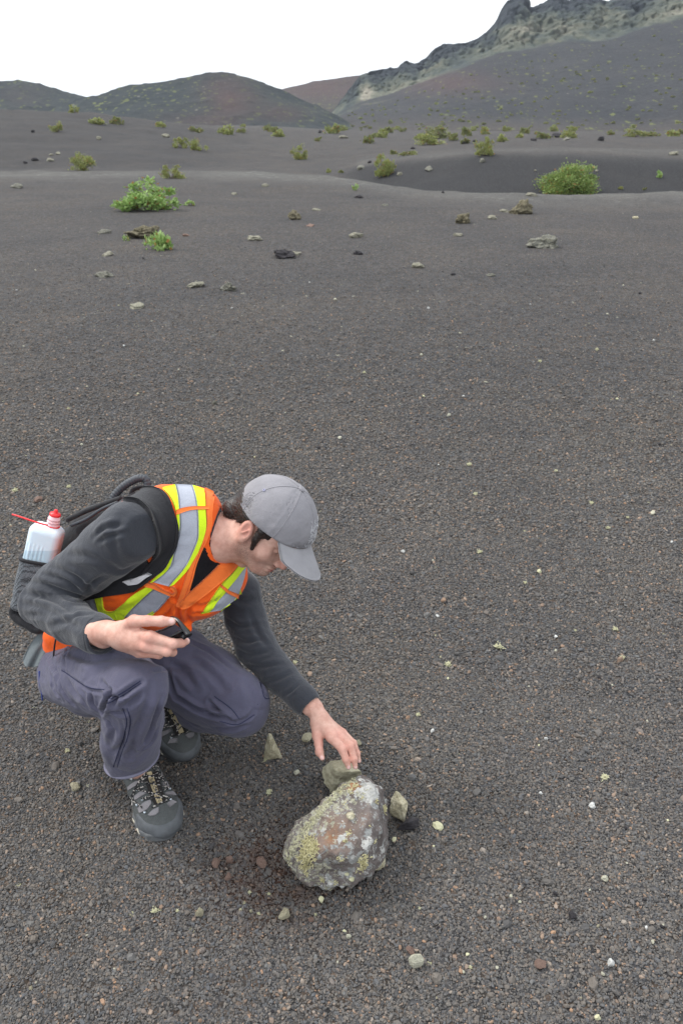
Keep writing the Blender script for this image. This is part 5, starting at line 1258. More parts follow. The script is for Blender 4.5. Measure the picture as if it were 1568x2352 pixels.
# ---- dark panels: backpack strap over the shoulder, underarm
ALLB = bvh_of((VV, VF), (SW_V, SW_F))
def f_mesh_of(lst): return lst
# ---- backpack (worn; a thing of its own)
PK = [(185, 690, 2.10, 72), (245, 560, 2.12, 100), (330, 430, 2.11, 112), (450, 315, 2.06, 112), (560, 245, 1.99, 80), (650, 205, 1.94, 60)]
LAT = CR*.36+CU*.06+CF*.9; LAT /= np.linalg.norm(LAT)
def f_pack(p):
    d = None
    pts, rs = jc(PK)
    for i in range(len(pts)-1):
        for k in (0, .5, 1):
            e = seg(p, pts[i]+LAT*.17*k, pts[i+1]+LAT*.17*k, rs[i]*(1-.1*k), rs[i+1]*(1-.1*k)); d = e if d is None else smin(d, e, .02)
    d = smin(d, chain(p, [J(108, 690, 2.08), J(190, 735, 2.07), J(200, 700, 2.05)], [Rr(36, 2.06), Rr(42, 2.05), Rr(60, 2.05)]), .02)
    ax = (pts[3]-pts[0])/np.linalg.norm(pts[3]-pts[0])
    d = d+.007*(1-2*np.abs(fbm((p-pts[0])@np.stack([ax*6, np.cross(ax, CF)*16, CF*9], 1), 3, 33)))*.5
    return d
P8 = np.array(jc(PK)[0])
KV, KF = sdf_mesh(f_pack, P8.min(0)-.14, P8.max(0)+np.array([.3, .3, .16]), .0045, 1.5)
pack = empty('backpack', (P8[0][0], P8[0][1], P8[0][2])); tag(pack, 'black hiking backpack worn on the back with a mesh side pocket', 'backpack')
link_mesh('bag_body', KV, KF, M_BLACK, pack)
KB = bvh_of((KV, KF)); KALL = bvh_of((KV, KF), (SW_V, SW_F), (VV, VF))
S1 = [(520, 178), (610, 182), (662, 215), (702, 280), (720, 360), (704, 430), (655, 500), (590, 548)]
S2 = [(660, 128), (745, 142), (795, 210), (814, 300), (806, 390), (765, 470), (700, 530), (615, 598)]
V, F = patch(ALLB, [c1(*q_) for q_ in S1], [c1(*q_) for q_ in S2], -.01, .010, 44, 9, 1.82, 3)
strap = link_mesh('shoulder_strap', V, F, M_BLACK, pack)
V, F = patch(ALLB, [c1(*q_) for q_ in S1], [c1(q_[0]+12, q_[1]+4) for q_ in S1], 0, .0125, 44, 3, 1.82, 2); link_mesh('strap_binding', V, F, M_BLACK, strap)
V, F = patch(ALLB, [c1(q_[0]-12, q_[1]-3) for q_ in S2], [c1(*q_) for q_ in S2], 0, .0125, 44, 3, 1.82, 2); link_mesh('strap_binding', V, F, M_BLACK, strap)
V, F = patch(VB, [c1(*q_) for q_ in [(670, 440), (580, 500), (480, 550), (380, 590)]], [c1(*q_) for q_ in [(722, 512), (640, 575), (520, 606), (390, 640)]], -.01, .0075, 24, 8, 1.85, 1)
link_mesh('underarm_strap', V, F, M_BLACK, pack)
# label sewn on the strap
V, F = patch(VB, [c4(*q_) for q_ in [(365, 910), (460, 880), (560, 830)]], [c4(*q_) for q_ in [(410, 945), (500, 910), (602, 848)]], .008, .0155, 14, 4, 1.82, 1)
lab = link_mesh('sewn_label', V, F, M_LABEL, pack)
def text_on(name, s, bvh, f, p0, p1, hgt, m, parent, off, flip=False, dg=None):
    """lettering laid on a surface between two measured points"""
    cu = bpy.data.curves.new(name, 'FONT'); cu.body = s; cu.size = 1; cu.align_x = 'CENTER'; cu.align_y = 'CENTER'; cu.extrude = .012
    o = bpy.data.objects.new(name, cu); COL.objects.link(o)
    me = bpy.data.meshes.new_from_object(o.evaluated_get(bpy.context.evaluated_depsgraph_get())); bpy.data.objects.remove(o)
    a, na = hit(bvh, *f(*p0), dg); b, nb = hit(bvh, *f(*p1), dg); x = b-a; w = np.linalg.norm(x); x /= w; z = na+nb; z -= x*(z@x); z /= np.linalg.norm(z); y = np.cross(z, x)
    V = np.array([v.co[:] for v in me.vertices]); ww = V[:, 0].max()-V[:, 0].min(); c = (a+b)/2+z*off
    W_ = c+np.outer(V[:, 0]/ww*w, x)+np.outer(V[:, 1]*hgt, y)+np.outer(V[:, 2]*hgt*.5, z)
    F = [tuple(q_.vertices) for q_ in me.polygons]; return link_mesh(name, W_, F, m, parent, smooth=False)
M_INK = plain('dark_ink', (0.03, 0.03, 0.035), .8)
LB = bvh_of((V, F))
text_on('lettering', 'STORMTECH', LB, c4, (400, 920), (575, 850), .0085, M_INK, lab, .0006)
# side pocket of net with a band, on the near side of the bag
m_, n_, b_ = mat('grey_net'); v_ = coords(n_)
f_ = mth(n_, 'LESS_THAN', voro(n_, v_, 330, rnd=0.25), 0.45)
setc(n_, b_, mixc(n_, f_, (0.05, 0.052, 0.058), (0.22, 0.24, 0.26))); b_.inputs['Roughness'].default_value = .9; M_NET = m_
def c3(x, y): return .2083*x, 1078.1+.2083*y
# ---- bottle
bU = pd(*c3(575, 640), 2.0)-pd(*c3(478, 1060), 2.03); bU /= np.linalg.norm(bU)
bX = CR+0*CF; bX = bX-bU*(bX@bU); bX /= np.linalg.norm(bX); bY = np.cross(bU, bX)
if bY@CF < 0: bY = -bY
BC = pd(*c3(530, 650), 1.985)                 # shoulder line of the bottle
BM = np.stack([bX, bY, bU])
def f_bottle(p):
    q = (p-BC)@BM.T
    d = rbox(p, BC-bU*.085, BM, (.0405, .030, .092), .017)
    d = smin(d, seg(p, BC+bU*.000+bX*.008, BC+bU*.020+bX*.008, .024, .011), .012)
    g = np.clip((-.035-q[:, 2])/.01, 0, 1)*np.clip((q[:, 2]+.10)/.01, 0, 1)
    return d+.0012*g*np.cos(q[:, 0]*620)*(q[:, 0] < .012)
BV_, BF_ = sdf_mesh(f_bottle, BC-.26, BC+.2, .0022, 1.4)
m_, n_, b_ = mat('milky_plastic'); 
setc(n_, b_, mixc(n_, attr(n_, 'water'), (0.72, 0.82, 0.90), (0.50, 0.64, 0.73))); b_.inputs['Roughness'].default_value = .35
b_.inputs['Subsurface Weight'].default_value = .25; b_.inputs['Subsurface Radius'].default_value = (.02, .025, .03); b_.inputs['Subsurface Scale'].default_value = .5
bottle = empty('bottle', tuple(BC-bU*.17)); tag(bottle, 'milky plastic wash bottle with red tube in the backpack side pocket', 'bottle')
wz = BV_@np.array([0, 0, 1.0]); wl = pd(*c3(400, 925), 1.96)[2]
link_mesh('bottle_body', BV_, BF_, m_, bottle, attrs={'water': np.clip((wl-wz)/.002+.5, 0, 1)*.9})
M_RED = plain('red_plastic', (0.75, 0.02, 0.025), .4, .5, .05); M_PINK = plain('pinkish_plastic', (0.80, 0.52, 0.55), .4, .5, .05)
nb0 = BC+bX*.010+bU*.012
prof = [(0, .0165), (.003, .0165), (.0035, .0145), (.008, .0145), (.0085, .016), (.011, .016), (.0115, .0145), (.016, .0145), (.0165, .0155), (.019, .0155), (.0195, .0135), (.026, .0135)]
def lathe(base, up, prof, k=20):
    u = np.cross(up, [.3, .8, .1]); u /= np.linalg.norm(u); w = np.cross(up, u); V = []
    for h_, r in prof:
        for j in range(k): a = 2*math.pi*j/k; V.append(base+up*h_+(u*math.cos(a)+w*math.sin(a))*r)
    F = [(i*k+j, i*k+(j+1) % k, (i+1)*k+(j+1) % k, (i+1)*k+j) for i in range(len(prof)-1) for j in range(k)]
    n = len(V); V += [base+up*prof[0][0], base+up*prof[-1][0]]
    F += [(n, (j+1) % k, j) for j in range(k)]+[(n+1, (len(prof)-1)*k+j, (len(prof)-1)*k+(j+1) % k) for j in range(k)]
    return np.array(V), F
V, F = lathe(nb0, bU, prof); link_mesh('screw_neck', V, F, M_PINK, bottle)
V, F = lathe(nb0+bU*.0255, bU, [(0, .0125), (.002, .014), (.007, .0135), (.0085, .006), (.010, .005), (.016, .005), (.018, .003)]); link_mesh('nozzle', V, F, M_RED, bottle)
V, F = lathe(nb0-bU*.001, bU, [(-.001, .0155), (-.001, .0185), (.002, .0185), (.002, .0155)]); link_mesh('collar_ring', V, F, M_RED, bottle)
tb = [pd(*c3(*q_), d) for q_, d in (((530, 615), 1.955), ((480, 605), 1.955), ((380, 575), 1.955), ((260, 535), 1.96), ((180, 508), 1.965), ((140, 497), 1.97))]
V, F = tube(resample(tb, 24), .0023, 8); link_mesh('dip_tube', V, F, M_RED, bottle)
# net pocket wraps the lower bottle
def f_pocket(p):
    q = (p-BC)@BM.T
    d = rbox(p, BC-bU*.155-bX*.002, BM, (.0435, .034, .085), .02)
    return smax(d, q[:, 2]+.083-.12*q[:, 0], .003)+.0015*fbm(p*40, 2, 3)
PV, PF = sdf_mesh(f_pocket, BC-.34, BC+.1, .003, 1.4)
pk = link_mesh('net_pocket', PV, PF, M_NET, pack); PB = bvh_of((PV, PF))
ring = []
for a in np.linspace(0, 2*math.pi, 48):
    ca, sa = math.cos(a), math.sin(a); k_ = (abs(ca)**4+abs(sa)**4)**-.25
    ring.append(BC-bU*.086-bX*.002+bX*ca*.0440*k_+bY*sa*.0345*k_+bU*.12*ca*.0440*k_)
V, F = tube(np.array(ring), .0048, 8, False); link_mesh('pocket_band', V, F, M_BLACK, pk)
# bottom flap and webbing
V, F = tube(resample([J(100, 610, 2.03), J(68, 680, 2.05), J(85, 712, 2.05), J(130, 740, 2.04), J(175, 770, 2.03), J(215, 755, 2.02)], 30), [.008+.008*math.sin(i/29*3.14) for i in range(30)], 10); link_mesh('bag_base', V, F, M_BLACK, pack)
V, F = tube(resample([J(262, 790, 1.93), J(250, 860, 1.94), J(246, 960, 1.95), J(250, 1070, 1.93)], 30), .0055, 6, True, .35); link_mesh('hanging_strap', V, F, M_BLACK, pack)
V, F = tube(resample([J(310, 265, 2.0), J(400, 222, 1.96), (J(500, 185, 1.92)), J(560, 165, 1.9)], 24), .007, 8); link_mesh('piping', V, F, M_BLACK, pack)
V, F = tube(resample([J(330, 290, 1.98), J(400, 260, 1.95), (J(470, 215, 1.92)), J(540, 185, 1.89)], 24), .0045, 8); link_mesh('zipper', V, F, M_RUBBER, pack)
V, F = tube(resample([pd(*c4(*q_), 1.98) for q_ in [(400, 190), (420, 120), (500, 95), (580, 120), (640, 170)]], 24), .006, 8, True, .5); link_mesh('haul_loop', V, F, M_BLACK, pack)
# ---- rubber tool handle above the pack
hp = resample([pd(*c4(*q_), 1.99) for q_ in [(240, 205), (265, 160), (330, 95), (400, 48), (470, 18), (530, 22), (548, 60), (545, 100)]], 60)
tool = empty('tool_handle', tuple(hp[0])); tag(tool, 'curved black rubber tool grip poking out on top of the backpack', 'tool')
V, F = tube(hp, [.0100+.0009*math.sin(i*1.9) for i in range(60)], 12); link_mesh('grip', V, F, M_RUBBER, tool)
V, F = tube(hp[10:44]-CR*.0015+CU*.0065-CF*.003, .0036, 8); link_mesh('grip_rib', V, F, plain('grey_rubber', (.06, .07, .085), .5), tool)

# ---- cap
M_CAP = cloth('washed_grey_cotton', (0.235, 0.228, 0.245), 0.9, 800, 0.10, 0.1, 0.35, 22)
def f_cap(p):
    q = toh(p)
    c = (.004, .004, .051); r = (.117, .098, .106)
    ang = np.arctan2(q[:, 1], q[:, 0]+.003)
    d = ell(q, c, np.eye(3), r)
    d = d-.0012*np.abs(np.sin(ang*3))+.0022*fbm(q*18, 3, 9)*np.clip((.15-q[:, 2])/.05, .3, 1)+.0025*np.exp(-((np.mod(ang+math.pi/6, math.pi/3)-math.pi/6)/.035)**2)*-.35
    i_ = ell(q, c, np.eye(3), (.1135, .0945, .1025))
    lo_ = (.040+.12*q[:, 0])-q[:, 2]
    arch = ell(q, (-.118, 0, .045), np.eye(3), (.05, .036, .032))
    d = np.maximum(d, -i_); d = smax(d, lo_, .002); d = smax(d, -arch, .002)
    return d*HS
CV, CFc = sdf_mesh(f_cap, HC-.2, HC+.2, .0021, 1.6)
CV = smooth_mesh(CV, CFc, 1, .4)
cap = link_mesh('cap', CV, CFc, M_CAP, person); CB = bvh_of((CV, CFc))
V, F = ICO[3]; link_mesh('cap_button', H_(.004, .004, .1585)+(V*np.array([.0085, .0085, .004]))@HM*HS, F, M_CAP, cap)
for f_, l_, u_ in ((.035, -.075, .10), (.075, -.038, .108), (-.045, -.068, .112), (.075, .038, .108), (-.04, .068, .112)):
    loc, nn, _, _ = CB.find_nearest(Vector(H_(f_, l_, u_))); nn = np.array(nn); nn = nn if nn@(np.array(loc)-HC) > 0 else -nn
    a = np.cross(nn, CF); a /= np.linalg.norm(a); b = np.cross(nn, a)
    rg = np.array([np.array(loc)+nn*.0008+(a*math.cos(t)+b*math.sin(t))*.0027 for t in np.linspace(0, 2*math.pi, 16)])
    V, F = tube(rg, .0012, 6, False); ey = link_mesh('eyelet', V, F, plain('lilac_thread', (.30, .30, .42), .8), cap)
# seams of the six panels and the headband edge
for k in range(6):
    P3 = []
    for t in np.linspace(.03, 1.0, 26):
        a = k*math.pi/3; el = math.pi/2*(1-t)*.98+.0; cc = H_(.004+.13*math.cos(a)*math.cos(el), .004+.11*math.sin(a)*math.cos(el), .051+.12*math.sin(el))
        loc, nn, _, _ = CB.ray_cast(Vector(cc), (Vector(H_(.004, .004, .051))-Vector(cc)).normalized())
        if loc is not None and (toh(np.array([loc]))[0][2] > .044): nn = np.array(nn); P3.append(np.array(loc)+nn*np.sign(nn@(cc-HC))*.0002)
    if len(P3) > 5: V, F = tube(np.array(P3), .0011, 5); link_mesh('cap_seam', V, F, M_CAP, cap)
# peak
nn_, mm_ = 31, 13; P3 = []
for i in range(nn_):
    a = math.radians(-51+115*i/(nn_-1)); root = np.array([.004+.1155*math.cos(a), .004+.0965*math.sin(a)])
    a_ = (-1+2*i/(nn_-1))*1.42; fw = math.cos(a_)**.40
    for j in range(mm_):
        t = j/(mm_-1); L_ = .082*fw*t
        ff = root[0]+L_; ll = root[1]*(1+.06*t)
        uu = .040+.12*root[0]-.0015-L_*.40-1.7*(ll**2)*min(1, t*2)*.9+.004*math.sin(t*math.pi)*.5
        P3.append(H_(ff, ll, uu))
P3 = np.array(P3); Nb = np.tile(hU, (len(P3), 1)); V, F = slab(P3, Nb, nn_, mm_, -.0015, .0018)
m_, n_, b_ = mat('grey_peak_cotton'); v_ = coords(n_)
setc(n_, b_, ramp(n_, noise(n_, v_, 30, 4), [(.3, (.245, .24, .255)), (.7, (.285, .28, .295))])); b_.inputs['Roughness'].default_value = .9; bump(n_, b_, noise(n_, v_, 800, 2), .3, .001)
link_mesh('peak', V, F, m_, cap)
# embroidery on the front panel: rough pale stitching
rs = np.random.RandomState(4); parts = []
for _ in range(150):
    f_, l_, u_ = .11, rs.uniform(-.012, .04), rs.uniform(.062, .125); d0 = np.array([rs.normal(), rs.normal(), rs.normal()])*.004
    pts = []
    for s_ in (0, .5, 1):
        loc, nn, _, _ = CB.ray_cast(Vector(H_(.2, l_+d0[0]*s_, u_+d0[1]*s_)), Vector(-hF))
        if loc is not None: pts.append(np.array(loc)+hF*.0004)
    if len(pts) == 3: parts.append(tube(np.array(pts), .0007, 4, False))
V, F = join(parts); link_mesh('embroidery', V, F, plain('pale_thread', (.5, .5, .52), .8), cap)

# ---- hair
def f_hair(p):
    q = toh(p); f_, l_, u_ = q.T
    d = ell(q, (-.014, 0, .046), np.eye(3), (.1035, .084, .097))
    d = smin(d, seg(q, (-.088, -.030, -.012), (-.088, .030, -.012), .0315, .0315), .02)
    lb = np.interp(f_, [-.12, -.085, -.055, -.03, -.012, .012, .03, .06], [-.046, -.044, -.032, .006, .036, .034, .012, .026])
    d = smax(d, lb-u_+.003*vnoise(q*np.array([160, 160, 30]), 3), .006); d = smax(d, f_-.058, .004); d = smax(d, ell(q, (.004, .004, .051), np.eye(3), (.114, .095, .104)) if False else u_-.068, .004)
    for s in (-1, 1):
        sb = chain(q, [(.026, s*.0735, .035), (.027, s*.072, .004), (.034, s*.0665, -.026)], [.012, .0105, .005])
        d = smin(d, smax(sb, -ell(q, (-.006, s*.077, .002), np.eye(3), (.021, .02, .034)), .003), .006)
    w = 1-2*np.abs(vnoise(q@np.array([[25., 0, 0], [0, 60, 0], [0, 0, 0]]).T+np.stack([0*f_, 0*f_, (f_*.45+u_)*230], 1), 5))
    return (d+.0008*w+.001*vnoise(q*np.array([120, 120, 500]), 7))*HS
HV, HF_ = sdf_mesh(f_hair, HC-.16, HC+.14, .0018, 1.6)
m_, n_, b_ = mat('dark_brown_hair'); v_ = coords(n_, (1, 1, 1))
nv = nd(n_, 'ShaderNodeMapping'); nv.inputs['Scale'].default_value = (60, 60, 400); nv.inputs['Rotation'].default_value = (0, math.radians(35), 0); n_.links.new(v_, nv.inputs[0])
hn_ = noise(n_, nv.outputs[0], 1.2, 4, .6)
setc(n_, b_, ramp(n_, hn_, [(.3, (.008, .006, .006)), (.6, (.022, .015, .013)), (.8, (.055, .038, .032))])); b_.inputs['Roughness'].default_value = .45; bump(n_, b_, hn_, .7, .002)
hair = link_mesh('hair', HV, HF_, m_, person)
# loose strands at the nape and round the ear
rs = np.random.RandomState(12); parts = []; HB = bvh_of((HV, HF_))
for _ in range(420):
    f_ = rs.uniform(-.105, .03); s = -1 if rs.rand() < .8 else 1
    if -.03 < f_ < .012 and rs.rand() < .6: continue
    lbv = np.interp(f_, [-.12, -.085, -.055, -.03, -.012, .012, .03, .06], [-.048, -.044, -.030, .010, .036, .034, -.02, .026])
    loc, nn, _, _ = HB.find_nearest(Vector(H_(f_, s*.09*rs.uniform(.3, 1), lbv+rs.uniform(.0, .03)))); nn = np.array(nn); p0 = np.array(loc)
    dirn = -hU*.8-hF*.35*(f_ < -.03)+rs.normal(size=3)*.10+nn*.05; L_ = rs.uniform(.004, .010)
    parts.append(tube(np.array([p0+nn*.0003, p0+dirn*L_*.5+nn*.0006, p0+dirn*L_-nn*.001]), [.0006, .0005, .0002], 3, False))
V, F = join(parts); link_mesh('hair_strands', V, F, m_, hair)
# tee collar behind the neck
cr = []
nkd = (HC-NECK0); nkd /= np.linalg.norm(nkd); e1 = np.cross(nkd, CF); e1 /= np.linalg.norm(e1); e2 = np.cross(nkd, e1)
for a in np.linspace(0, 2*math.pi, 40): cr.append(NECK0+nkd*.008+(e1*math.cos(a)+e2*math.sin(a))*.066)
cr = np.array(cr); k_ = int(np.argmax((cr-NECK0)@(CU-.6*CR))); cr = np.roll(cr, 10-k_, 0)[:21]
V, F = tube(cr, .0065, 8); link_mesh('shirt_collar', V, F, M_TEE, person)

# ---- boots
def c7(x, y): return .14583*x+245, 1633.3+.14583*y
SHL = 0.31
def f_upper(q):
    k = lambda c, r: ell(q, c, np.eye(3), r)
    d = k((.232, 0, .036), (.078, .056, .044)); d = smin(d, k((.15, .0, .045), (.11, .048, .058)), .02); d = smin(d, k((.06, 0, .05), (.066, .043, .062)), .02)
    d = smin(d, seg(q, (.066, 0, .06), (.052, 0, .155), .044, .047), .02); d = smin(d, seg(q, (.10, 0, .10), (.185, 0, .062), .034, .028), .02)
    d = np.maximum(d, -seg(q, (.058, 0, .11), (.045, 0, .22), .037, .04))
    d = smax(d, .018-q[:, 2], .004)+.0012*fbm(q*40, 2, 5)
    return smax(d, q[:, 2]-.165, .004)
def outline2(q):
    d = None
    for x, y, r in ((.044, 0, .039), (.09, .002, .038), (.15, .004, .044), (.215, .002, .0585), (.258, -.004, .050)):
        e = np.hypot(q[:, 0]-x, q[:, 1]-y)-r; d = e if d is None else smin(d, e, .03)
    return d
def f_sole(q):
    o_ = outline2(q); z = q[:, 2]-.012*np.clip((q[:, 0]-.24)/.07, 0, 1)**2
    d = smax(o_+.0015*np.cos(q[:, 0]*230), np.abs(z-.0145)-.0145, .005)
    return d
def f_toe(q):
    d = f_upper(q)-.0025; cut = (.262-.35*np.abs(q[:, 1])-.5*(q[:, 2]-.03)-q[:, 0]); return smax(smax(d, cut, .003), q[:, 2]-.058, .004)
def mesh_foot(fn, h=.0025): return sdf_mesh(fn, (-.03, -.09, -.02), (.34, .09, .18), h, 1.5)
UPV, UPF = mesh_foot(f_upper); SOV, SOF = mesh_foot(f_sole); TOV, TOF = mesh_foot(f_toe)
p0_ = pz(*c7(665, 1000), .115); p1_ = pz(*c7(845, 1460), .085)
dr = p1_-p0_; yaw = math.atan2(dr[1], dr[0])
def frame(toe, yaw, pitch, mir):
    x = np.array([math.cos(yaw)*math.cos(pitch), math.sin(yaw)*math.cos(pitch), -math.sin(pitch)]); y = np.array([-math.sin(yaw), math.cos(yaw), 0]); z = np.cross(x, y)
    return x, y*mir, z, np.asarray(toe)-x*.303
M_BOOT = cloth('grey_green_nubuck', (0.080, 0.086, 0.086), .85, 400, .22, 0, .4, 30)
M_SOLE = plain('grey_sole_rubber', (0.115, 0.12, 0.125), .8, .3, .2); M_TOE = plain('slate_toe_rubber', (0.095, 0.102, 0.110), .7, .35, .2, 40)
M_PANEL = cloth('light_grey_mesh', (0.215, 0.205, 0.215), .85, 500, .1); M_TONG = cloth('dark_tongue', (0.028, 0.025, 0.024), .9, 600, .2)
M_TAN = plain('tan_tab', (0.40, 0.33, 0.20), .8); M_LACE, n_, b_ = mat('flecked_lace'); v_ = coords(n_)
setc(n_, b_, mixc(n_, mth(n_, 'GREATER_THAN', noise(n_, v_, 190, 1), .56), (.02, .02, .022), (.42, .39, .36))); b_.inputs['Roughness'].default_value = .9
M_EYE = plain('steel_eyelet', (.55, .6, .65), .35, .5, .05, 60, .8); M_NOTCH = plain('cream_sole_mark', (.42, .39, .32), .8)
FR = frame(pz(388, 1922, .012), yaw, 0.0, 1); FR = (FR[0], FR[1], FR[2], np.array([FR[3][0], FR[3][1], -.005]))
def tow(q, fr): return fr[3]+np.outer(q[:, 0], fr[0])+np.outer(q[:, 1], fr[1])+np.outer(q[:, 2], fr[2])
def fromw(p, fr):
    A = np.stack(fr[:3], 1); return (p-fr[3])@np.linalg.inv(A).T
RB = bvh_of((tow(UPV, FR), UPF), (tow(TOV, FR), TOF))
pieces = []   # name, local verts, faces, material
def bp(name, L_, R_, m, t0, t1, n=14, mm=5):
    V, F = patch(RB, [c7(*a) for a in L_], [c7(*a) for a in R_], t0, t1, n, mm, None, 1); pieces.append((name, fromw(V, FR), F, m))
bp('boot_tongue', [(600, 1000), (640, 1180), (690, 1340), (770, 1500)], [(800, 960), (850, 1160), (900, 1320), (945, 1430)], M_TONG, -.001, .003, 20, 7)
bp('tongue_tab', [(630, 985), (690, 1160), (745, 1320), (810, 1485)], [(700, 965), (765, 1140), (820, 1300), (885, 1445)], M_TAN, 0, .0048, 20, 4)
for a, b in [([(340, 1190), (420, 1130), (500, 1095)], [(350, 1245), (430, 1200), (515, 1150)]), ([(440, 1340), (520, 1280), (600, 1235)], [(455, 1405), (540, 1350), (645, 1290)]), ([(498, 1530), (590, 1440), (695, 1395)], [(525, 1605), (630, 1560), (712, 1455)]),
             ([(655, 1640), (730, 1560), (825, 1515)], [(690, 1652), (770, 1640), (822, 1590)]), ([(870, 1120), (890, 1180)], [(940, 1115), (985, 1200)]), ([(915, 1285), (930, 1320)], [(1040, 1270), (1095, 1335)]),
             ([(945, 1460), (1000, 1515)], [(1020, 1400), (1100, 1440)]), ([(850, 960), (880, 1010)], [(930, 960), (960, 1030)])]:
    bp('boot_panel', a, b, M_PANEL, -.001, .0026, 10, 5)
# laces: crossing between the two rows of eyelets, then loops and a bow
rows = [((560, 1010), (830, 980)), ((530, 1110), (880, 1090)), ((490, 1235), (975, 1225)), ((565, 1395), (1000, 1385)), ((720, 1530), (880, 1370))]
def lace(pts, lift=.005, r=.0019):
    P3 = []
    for a, b in resample([c7(*q_) for q_ in pts], 30): h_, nn = hit(RB, a, b, None); P3.append(h_+nn*lift)
    P3 = lap_grid(np.array(P3), 30, 1, 3); V, F = tube(P3, r, 6); return V, F
ls_ = []
for (a, b), (c, d) in zip(rows[:-1], rows[1:]): ls_ += [(a, ((a[0]+d[0])/2, (a[1]+d[1])/2), d), (b, ((b[0]+c[0])/2, (b[1]+c[1])/2), c)]
ls_ += [((700, 900), (560, 960), (420, 930), (300, 1000), (340, 1060), (480, 1060), (620, 1000)), ((720, 900), (850, 860), (900, 980), (820, 1060), (760, 980)), ((620, 980), (530, 1130), (450, 1290), (430, 1500)), ((600, 1000), (490, 1180), (420, 1330), (350, 1450)), ((700, 860), (760, 950), (870, 1090), (930, 1180))]
for L_ in ls_: V, F = lace(L_); pieces.append(('boot_lace', fromw(V, FR), F, M_LACE))
for x, y in [(345, 1010), (410, 1070), (495, 1240), (570, 1400), (985, 1230), (1000, 1395), (490, 1480), (610, 1600)]:
    h_, nn = hit(RB, *c7(x, y)); V, F = ICO[1]; pieces.append(('eyelet', fromw(h_+nn*.0025+V*.0034, FR), F, M_EYE))
for x, sgn in [(.10, -1), (.13, -1), (.175, -1), (.215, -1), (.25, -1), (.09, 1), (.15, 1), (.21, 1), (.25, 1)]:
    q0 = np.array([[x, sgn*.1, .0185]]);
    ys = np.linspace(.02, .08, 120); dd = outline2(np.stack([0*ys+x, sgn*ys, 0*ys], 1)); y_ = ys[np.argmax(dd > -.001)]
    V, F = ICO[2]; pieces.append(('sole_mark', np.array([x, sgn*y_, .019])+V*np.array([.012, .003, .0022]), F, M_NOTCH))
def build_boot(fr, shk, mirror=False):
    up = link_mesh('boot', tow(UPV, fr), UPF[:, ::-1] if mirror else UPF, M_BOOT, person)
    link_mesh('sole', tow(SOV, fr), SOF[:, ::-1] if mirror else SOF, M_SOLE, up); link_mesh('toe_cap', tow(TOV, fr), TOF[:, ::-1] if mirror else TOF, M_TOE, up)
    ank = tow(np.array([(.062, 0, .07), (.056, 0, .12)]), fr); v_, f_2 = tube(np.array([ank[0], ank[1], shk[-1]*.5+ank[1]*.5, shk[-1], shk[-1]*.6+shk[-2]*.4]), [.036, .040, .043, .043, .042], 16); link_mesh('sock', v_, f_2, M_BLACK, up)
    for nme, v, f, m in pieces:
        f2 = [tuple(q_)[::-1] for q_ in f] if mirror else f
        link_mesh(nme, tow(v, fr), f2 if not isinstance(f, np.ndarray) else (f[:, ::-1] if mirror else f), m, up)
    return up
bootr = build_boot(FR, jc(R_SHANK)[0])
text_on('lettering', 'SALOMON', RB, c7, (700, 1080), (835, 1440), .011, M_INK, bootr, .0062)
FL = frame(pz(428, 1722, .03), yaw+.12, .42, -1)
toez = -.005-min(tow(SOV, FL)[:, 2]); FL = (FL[0], FL[1], FL[2], FL[3]+np.array([0, 0, toez]))
bootl = build_boot(FL, jc(L_SHANK)[0], True)
# ---- sunglasses held in the right hand
sg = empty('sunglasses', tuple(K5(1200, 600, 1.62))); tag(sg, 'folded black sunglasses held in the right hand before the vest', 'sunglasses')
M_GLOSS = plain('glossy_black_plastic', (.010, .010, .012), .18, .5, .05)
V, F = tube(resample([K5(1010, 440, 1.635), K5(1070, 425, 1.63), K5(1130, 455, 1.622), K5(1190, 530, 1.612), K5(1245, 600, 1.605), K5(1270, 640, 1.60)], 30), [.0035+.0040*i/29 for i in range(30)], 10, True, .8); link_mesh('temple', V, F, M_GLOSS, sg)
V, F = tube(resample([K5(850, 600, 1.66), K5(980, 560, 1.655), K5(1090, 500, 1.645), K5(1110, 460, 1.635)], 24), .0022, 8); link_mesh('temple', V, F, M_GLOSS, sg)
nn_, mm_ = 16, 9; P3 = []
for i in range(nn_):
    t = i/(nn_-1)
    for j in range(mm_):
        s = j/(mm_-1); x0, y0 = 1200-200*t, 575+110*t; x1, y1 = 1305-110*t, 628+78*t
        P3.append(K5(x0+(x1-x0)*s, y0+(y1-y0)*s, 1.612+.012*math.sin(s*2.6)*1-.006*math.sin(t*3.1)))
P3 = np.array(P3); V, F = slab(P3, np.tile(-CF, (len(P3), 1)), nn_, mm_, -.002, .0022); link_mesh('lens', V, F, M_GLOSS, sg)
V, F = tube(resample([K5(1205, 572, 1.609), K5(1120, 618, 1.608), K5(1005, 684, 1.612)], 20), .003, 8); link_mesh('frame', V, F, M_GLOSS, sg)
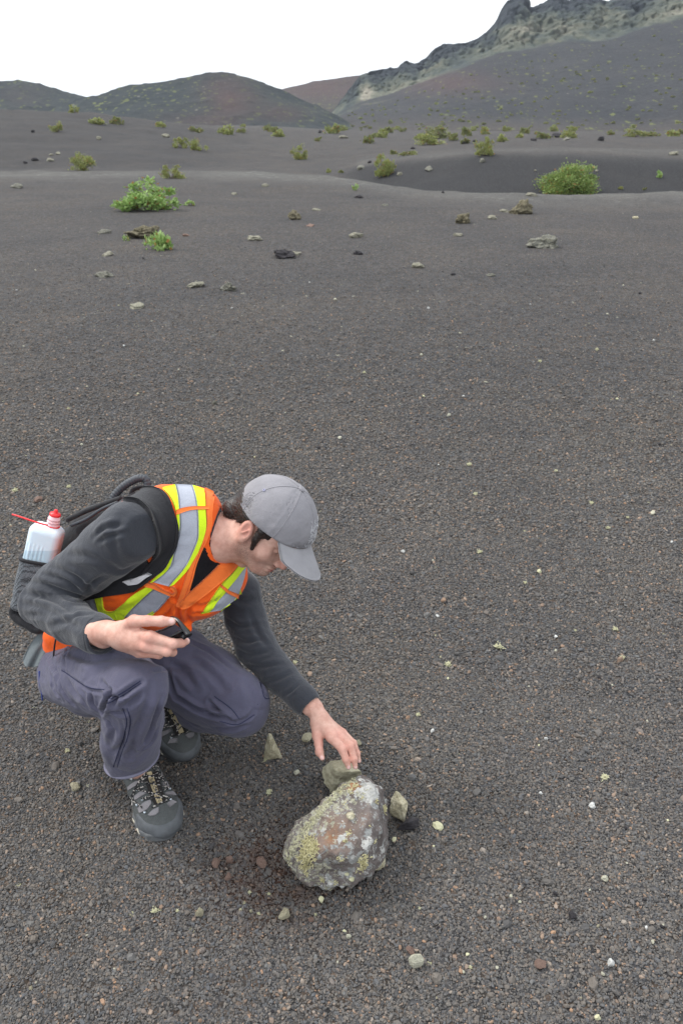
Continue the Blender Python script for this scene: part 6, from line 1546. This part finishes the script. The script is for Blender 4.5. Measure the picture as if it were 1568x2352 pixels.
# blue drawstring at the seat of the trousers
V, F = tube(resample([J(182, 960, 1.98), J(184, 1010, 1.97), J(192, 1050, 1.97), J(196, 1095, 1.97)], 20), .0022, 6); link_mesh('drawstring', V, F, plain('blue_cord', (.02, .035, .16), .8), trousers)

LC = resample([J(400, 872, 1.7), J(388, 800, 1.69), J(402, 740, 1.69), J(432, 708, 1.70)], 24)
P3 = np.array([hit(SWB, *c1(x, y))[0] for x, y in resample([(398, 868), (386, 800), (400, 742), (428, 715)], 30)]); V, F = tube(P3, .0008, 5); link_mesh('cuff_seam', V, F, M_BLACK, sweater)

M_ST = plain('grey_stitching', (.16, .17, .20), .9)
for pts in [A1, A2]: 
    try: stitch('stitching', VB, [(a_[0]+(10 if pts is A1 else -10), a_[1]) for a_ in pts], .0006, M_ST, vest, c4, 60, 1.85, .0052)
    except Exception as e: print(e)
for pts in [B1, B2]: stitch('stitching', VB, [(a_[0]+(12 if pts is B1 else -12), a_[1]) for a_ in pts], .0006, M_ST, vest, c4, 40, 1.85, .0052)
stitch('stitching', VB, [(1050, 560), (1012, 650), (955, 790), (925, 900), (868, 1085)], .0006, plain('orange_thread', (.7, .09, .02), .9), vest, c4, 50, 1.85, .0056)

# ---------------------------------------------------------------- air
def haze():
    lo = np.array([-3300, -3300, -8.0]); hi = np.array([3300, 3300, 150.0])
    V = np.array([[x, y, z] for z in (lo[2], hi[2]) for y in (lo[1], hi[1]) for x in (lo[0], hi[0])])
    F = [(0, 2, 3, 1), (4, 5, 7, 6), (0, 1, 5, 4), (2, 6, 7, 3), (0, 4, 6, 2), (1, 3, 7, 5)]
    m = bpy.data.materials.new('haze_air'); m.use_nodes = True; n = m.node_tree; n.nodes.clear()
    o_ = n.nodes.new('ShaderNodeOutputMaterial'); v = n.nodes.new('ShaderNodeVolumePrincipled'); v.inputs['Color'].default_value = (0.80, 0.88, 1.0, 1); v.inputs['Density'].default_value = 0.00014; v.inputs['Anisotropy'].default_value = 0.2
    n.links.new(v.outputs[0], o_.inputs['Volume'])
    o = link_mesh('haze', V, F, m, smooth=False); tag(o, 'thin pale haze over the plain and hills', 'haze', kind='stuff')
    S.cycles.volume_bounces = 0
haze()
